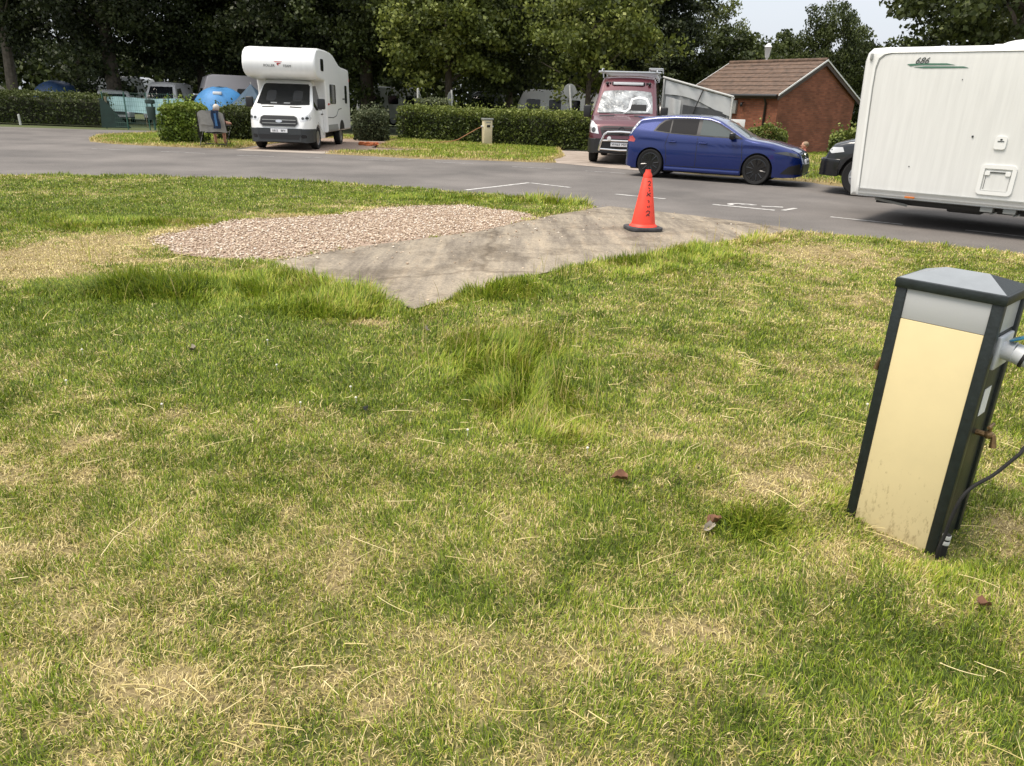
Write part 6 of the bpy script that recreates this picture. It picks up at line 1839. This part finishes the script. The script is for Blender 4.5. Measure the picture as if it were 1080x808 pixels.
# blue round sign at the left border
s = thing('road_sign', (-20.95, 30.6, 0), .55, 'blue round sign with white border at the left edge of the picture', 'sign')
b = MB(); b.tube([(0, .05, -.05), (0, .05, 2.1)], .035, 10); b.build('post', M_POST, s)
b = MB(); b.lathe([(.0001, .02), (.29, .02), (.295, 0), (.29, -.02), (.0001, -.02)], 32, 'y', (0, 0, 1.86)); d = b.build('disc', M_PLATE, s)
b = MB(); b.lathe([(.255, -.019), (.255, -.024), (.0001, -.024)], 32, 'y', (0, 0, 1.86)); b.build('blue_face', mat('sign_blue', (.02, .13, .32), .4), d)
b = MB(); b.prism([(-.17, 1.90), (-.02, 2.02), (.14, 1.95), (.05, 1.90), (-.05, 1.93), (-.10, 1.84)], 'y', -.028, -.0245); b.build('arrow', M_PLATE, d)
for x, y, h, m, lb in ((-4.72, 35.5, 2.12, M_POST, 'bare pale post standing behind the left end of the middle hedge'), (-5.2, 43, 2.6, M_SIGNGREY, 'thin grey post farther back, right of the pale one'),
                       (-19.35, 36.0, 1.30, M_WOOD, 'weathered wooden post where the left hedge meets the green fence'), (-23.3, 35.6, .42, M_POST, 'short white marker post at the foot of the left hedge')):
    b = MB(); b.tube([(0, 0, -.05), (-.01, 0, h - .02)], .05 if m is not M_SIGNGREY else .03, 10); b.lathe([(.05, h - .03), (.045, h), (.0001, h + .012)], 10)
    o = b.build('post', m); o.location = (x, y, 0); tag(o, lb, 'post')
# street lamp behind the building
s = thing('street_lamp', (11.62, 38.0, 0), 0, 'white lantern on a post showing above the brick building ridge', 'lamp')
b = MB(); b.tube([(0, 0, -.05), (0, 0, 4.02)], [.07, .05], 10); b.build('post', M_POST, s)
b = MB(); b.lathe([(.05, 4.0), (.10, 4.07), (.17, 4.49), (.19, 4.51), (.10, 4.61), (.03, 4.67), (.0001, 4.69)], 8); b.build('lantern', M_PLATE, s)

# ================================================================== green wire fence, bin, tents, far vans
def fence():
    r = thing('mesh_fence', (-19.0, 34.9, 0), 0, 'green wire mesh fence with net beside the end of the left hedge', 'fence')
    for i in range(5):
        b = MB(); x = .1 + i * 1.05; b.tube([(x, -.12 * i, -.05), (x, -.12 * i, 1.55)], .025, 6); b.build('post', M_GREENNET, r)
    b = MB()
    for i in range(43): x = .1 + i * .1; b.box(x - .0025, x + .0025, -.12 * (x - .1) / 1.05 - .0025, -.12 * (x - .1) / 1.05 + .0025, .05, 1.5)
    for k in range(9): z = .06 + k * .18; b.tube([(.1, 0, z), (4.32, -.48, z)], .004, 4)
    b.build('mesh', M_GREENNET, r)
    b = MB(); b.prism([(-.1, 0), (.0, 1.25), (.25, 1.1), (.75, .5), (1.2, .08), (1.25, 0)], 'y', -.055, -.03); b.build('shade_net', mat('net_dark', (.012, .035, .028), .8, var=.4, vscale=3), r)
    s = thing('waste_bin', (-15.95, 33.2, 0), .1, 'dark green bin on a post in front of the wire fence', 'bin')
    b = MB(); b.tube([(0, .2, -.05), (0, .2, 1.1)], .04, 8); b.build('post', M_GREENNET, s)
    b = MB(); b.lathe([(.15, .45), (.19, .95), (.18, .98), (.155, .98), (.13, .48)], 16); b.build('basket', mat('bin_green', (.012, .03, .022), .5), s)
    b = MB(); b.lathe([(.17, 1.10), (.20, 1.14), (.19, 1.25), (.0001, 1.29)], 16); b.build('hood', mat('bin_green', (.012, .03, .022)), s)


fence()


def dome_tent(x, y, rx, ry, h, rz, m, label, parts=True):
    r = thing('tent', (x, y, 0), rz, label, 'tent', 'tents in the field beyond')
    b = MB(); nu, nv = 32, 10; rings = []
    for j in range(nv):
        f = j / nv; z = h * math.sin(f * PI / 2); rr = math.cos(f * PI / 2) ** .75
        rings.append([b.bm.verts.new((rx * rr * math.cos(a) * (1 + .03 * math.cos(4 * a + .6)), ry * rr * math.sin(a) * (1 + .03 * math.cos(4 * a + .6)), z + .03 * h * math.sin(2 * a) * f)) for a in [2 * PI * i / nu for i in range(nu)]])
    t = b.bm.verts.new((0, 0, h))
    for p, q in zip(rings, rings[1:]):
        for i in range(nu): b.bm.faces.new([p[i], p[(i + 1) % nu], q[(i + 1) % nu], q[i]])
    for i in range(nu): b.bm.faces.new([rings[-1][i], rings[-1][(i + 1) % nu], t])
    b.build('flysheet', m, r, 50)
    b = MB()
    for a0 in (.5, 2.1, 2.65, 4.2): b.tube([(rx * math.cos(f) * math.cos(a0) * 1.02, ry * math.cos(f) * math.sin(a0) * 1.02, h * math.sin(f) * 1.0 + .02) for f in [PI / 2 * i / 8 for i in range(9)]], .035, 5)
    b.build('poles', M_TENTDK, r)
    return r


tn = dome_tent(-14.9, 38.4, 1.5, 1.4, 1.9, .2, M_TENTBLUE, 'big blue dome tent showing above the bright bush')
b = MB(); b.box(-.18, .22, -.95, -.66, 1.56, 1.70, .03); b.build('vent_patch', M_PLATE, tn)
dome_tent(-26.0, 43.5, 1.5, 1.4, 2.0, .6, M_TENTNAVY, 'blue dome tent in shade behind the left hedge')
dome_tent(-29.6, 43.0, 1.3, 1.2, 1.85, 1.2, M_CREAMTENT, 'cream dome tent behind the left hedge near the leaning trunk')
r = thing('tent', (-13.2, 38.0, 0), .3, 'dark slate pointed tent just left of the motorhome', 'tent', 'tents in the field beyond')
b = MB(); b.lathe([(1.5, 0), (1.42, .9), (.75, 1.35), (.06, 2.05), (.0001, 2.1)], 6); b.build('flysheet', M_TENTDK, r, 20)
b = MB(); b.tube([(0, 0, 2.05), (0, 0, 2.2)], .02, 6); b.build('pole', M_POST, r)


def far_caravan(x, y, rz, label, L=4.2, h=2.45, m=M_WHITE, name='caravan', cat='caravan', group='caravans seen through the trees'):
    r = thing(name, (x, y, 0), rz, label, cat, group)
    b = MB(); b.prism([(0, .42), (-.08, 1.1), (.05, 1.7), (.35, h - .12), (.6, h), (L - .5, h), (L - .2, h - .12), (L, 1.6), (L, .42)], 'y', 0, 2.1, .08, 3)
    bc = b.bm.copy(); bv = bvh_of(bc); bc.free(); b.build('body', m, r)
    for i, (xx, ww) in enumerate(((.95, .8), (2.2, .7), (3.35, .6))):
        decal(bv, rrect(xx, 1.65, ww, .55, .08), 'R', 'window', M_GLASS, r, .012, thick=.03)
    decal(bv, rrect(1.05, 1.6, 1.3, .6, .1), 'B', 'end_window', M_GLASS, r, .012, thick=.03)
    b = MB(); b.box(-1.0, .2, 1.0, 1.1, .35, .42); b.box(.2, L - .2, .3, 1.8, .34, .42); b.build('chassis', M_BLACK, r)
    for yy, s in ((.12, -1), (1.98, 1)): wheel(r, L * .52, yy, .32, .18, s, 'van', M_SILVER)
    return r


far_caravan(-27.3, 47.5, .1, 'white caravan in shade seen over the left hedge between two trunks')
far_caravan(-17.6, 42.8, .5, 'pinkish white caravan roof showing behind the big blue tent', h=2.62, m=mat('rosy_white', (.72, .66, .67), .4))
far_caravan(-.25, 45.2, -.05, 'white caravan in bright light above the middle hedge')
far_caravan(4.1, 44.0, .2, 'white caravan partly hidden by the maroon van mirror')
far_caravan(-10.8, 52.0, .3, 'white caravan far off, low between the motorhome and the pale post')


def far_van(x, y, rz, m, label, L=4.8, h=2.1, group='vehicles seen through the trees', name='parked_van', cat='van'):
    r = thing(name, (x, y, 0), rz, label, cat, group)
    H = h
    top = curve([(-L / 2, H * .93), (-L / 2 + .1, H), (L / 2 - 1.6, H), (L / 2 - 1.3, H * .95), (L / 2 - .75, H * .58), (L / 2 - .1, H * .45), (L / 2, H * .3)], .04)
    bm = shell(-L / 2, L / 2, top, lambda x: .3, curve([(-L / 2, .82), (-L / 2 + .2, .9), (L / 2 - .5, .9), (L / 2, .65)]), H * .55, .22, .12, .04, .03, .7, ((L / 2 - .85, .32, .38), (-L / 2 + .9, .32, .38)), .06, 10)
    bv = bvh_of(bm); bm_build(bm, 'body', m, r)
    decal(bv, [(-.68, H * .60), (.68, H * .60), (.58, H * .90), (-.58, H * .90)], 'F', 'windscreen', M_GLASS, r, .008)
    decal(bv, [(-.5, H * .26), (.5, H * .26), (.5, H * .36), (-.5, H * .36)], 'F', 'grille', M_INK, r, .008)
    for s, v in ((1, 'L'), (-1, 'R')):
        decal(bv, [(L / 2 - 1.05, H * .60), (L / 2 - 1.45, H * .86), (L / 2 - 2.1, H * .88), (L / 2 - 2.1, H * .58)], v, 'side_window', M_GLASS, r, .008)
        decal(bv, ellipse(s * .62, H * .36, .12, .08), 'F', 'headlight', M_LAMP, r, .01)
        for xc in (L / 2 - .85, -L / 2 + .9): wheel(r, xc, s * .78, .32, .2, s, 'hub', M_GREYPL)
    ub = MB(); ub.box(-L / 2 + .2, L / 2 - .3, -.65, .65, .25, .7); ub.build('underbody', M_BLACK, r)
    return r


far_van(-19.8, 43.5, -1.45, mat('dull_white', (.6, .6, .59), .4), 'white van with rounded roof behind the green wire fence', 4.4, 2.1)
far_van(-17.6, 44.5, -1.0, mat('silver_car', (.32, .33, .34), .3, metal=.4, coat=.6), 'silver car right of the white van behind the fence', 4.2, 1.6, name='parked_car', cat='car')
far_van(-22.4, 42.6, -1.1, mat('pale_car', (.45, .46, .46), .35), 'pale car with a sloping bonnet left of the white van', 4.2, 1.6, name='parked_car', cat='car')
far_van(-1.75, 42.5, -1.8, mat('grey_camper', (.24, .25, .26), .3, coat=.5), 'grey camper van with light roof parked behind the middle hedge', 4.6, 2.15)
far_van(7.4, 41.5, -2.2, mat('dark_camper', (.05, .045, .04), .4), 'dark van in the shade above the right end of the middle hedge', 4.6, 1.9)
# pale turquoise windbreak behind the wire fence
r = thing('windbreak', (-20.3, 37.6, 0), -.05, 'pale turquoise cloth windbreak behind the green wire fence', 'windbreak')
b = MB(); vs = []; nn = 40
for i in range(nn + 1):
    x = 4.0 * i / nn
    for z in (.62, .95, 1.30): vs.append((x, .06 * math.sin(x * 5) + .03 * z, z + .03 * math.sin(x * 2.1)))
b._add(vs, [[3 * i + j, 3 * i + j + 1, 3 * i + j + 4, 3 * i + j + 3] for i in range(nn) for j in range(2)])
bmesh.ops.solidify(b.bm, geom=b.bm.faces[:], thickness=.01); b.build('cloth', M_TURQ, r, 60)
for i in range(5): b = MB(); b.tube([(i * 1.0, .03, -.05), (i * 1.0, .03, 1.36)], .02, 6); b.build('pole', M_WOOD, r)
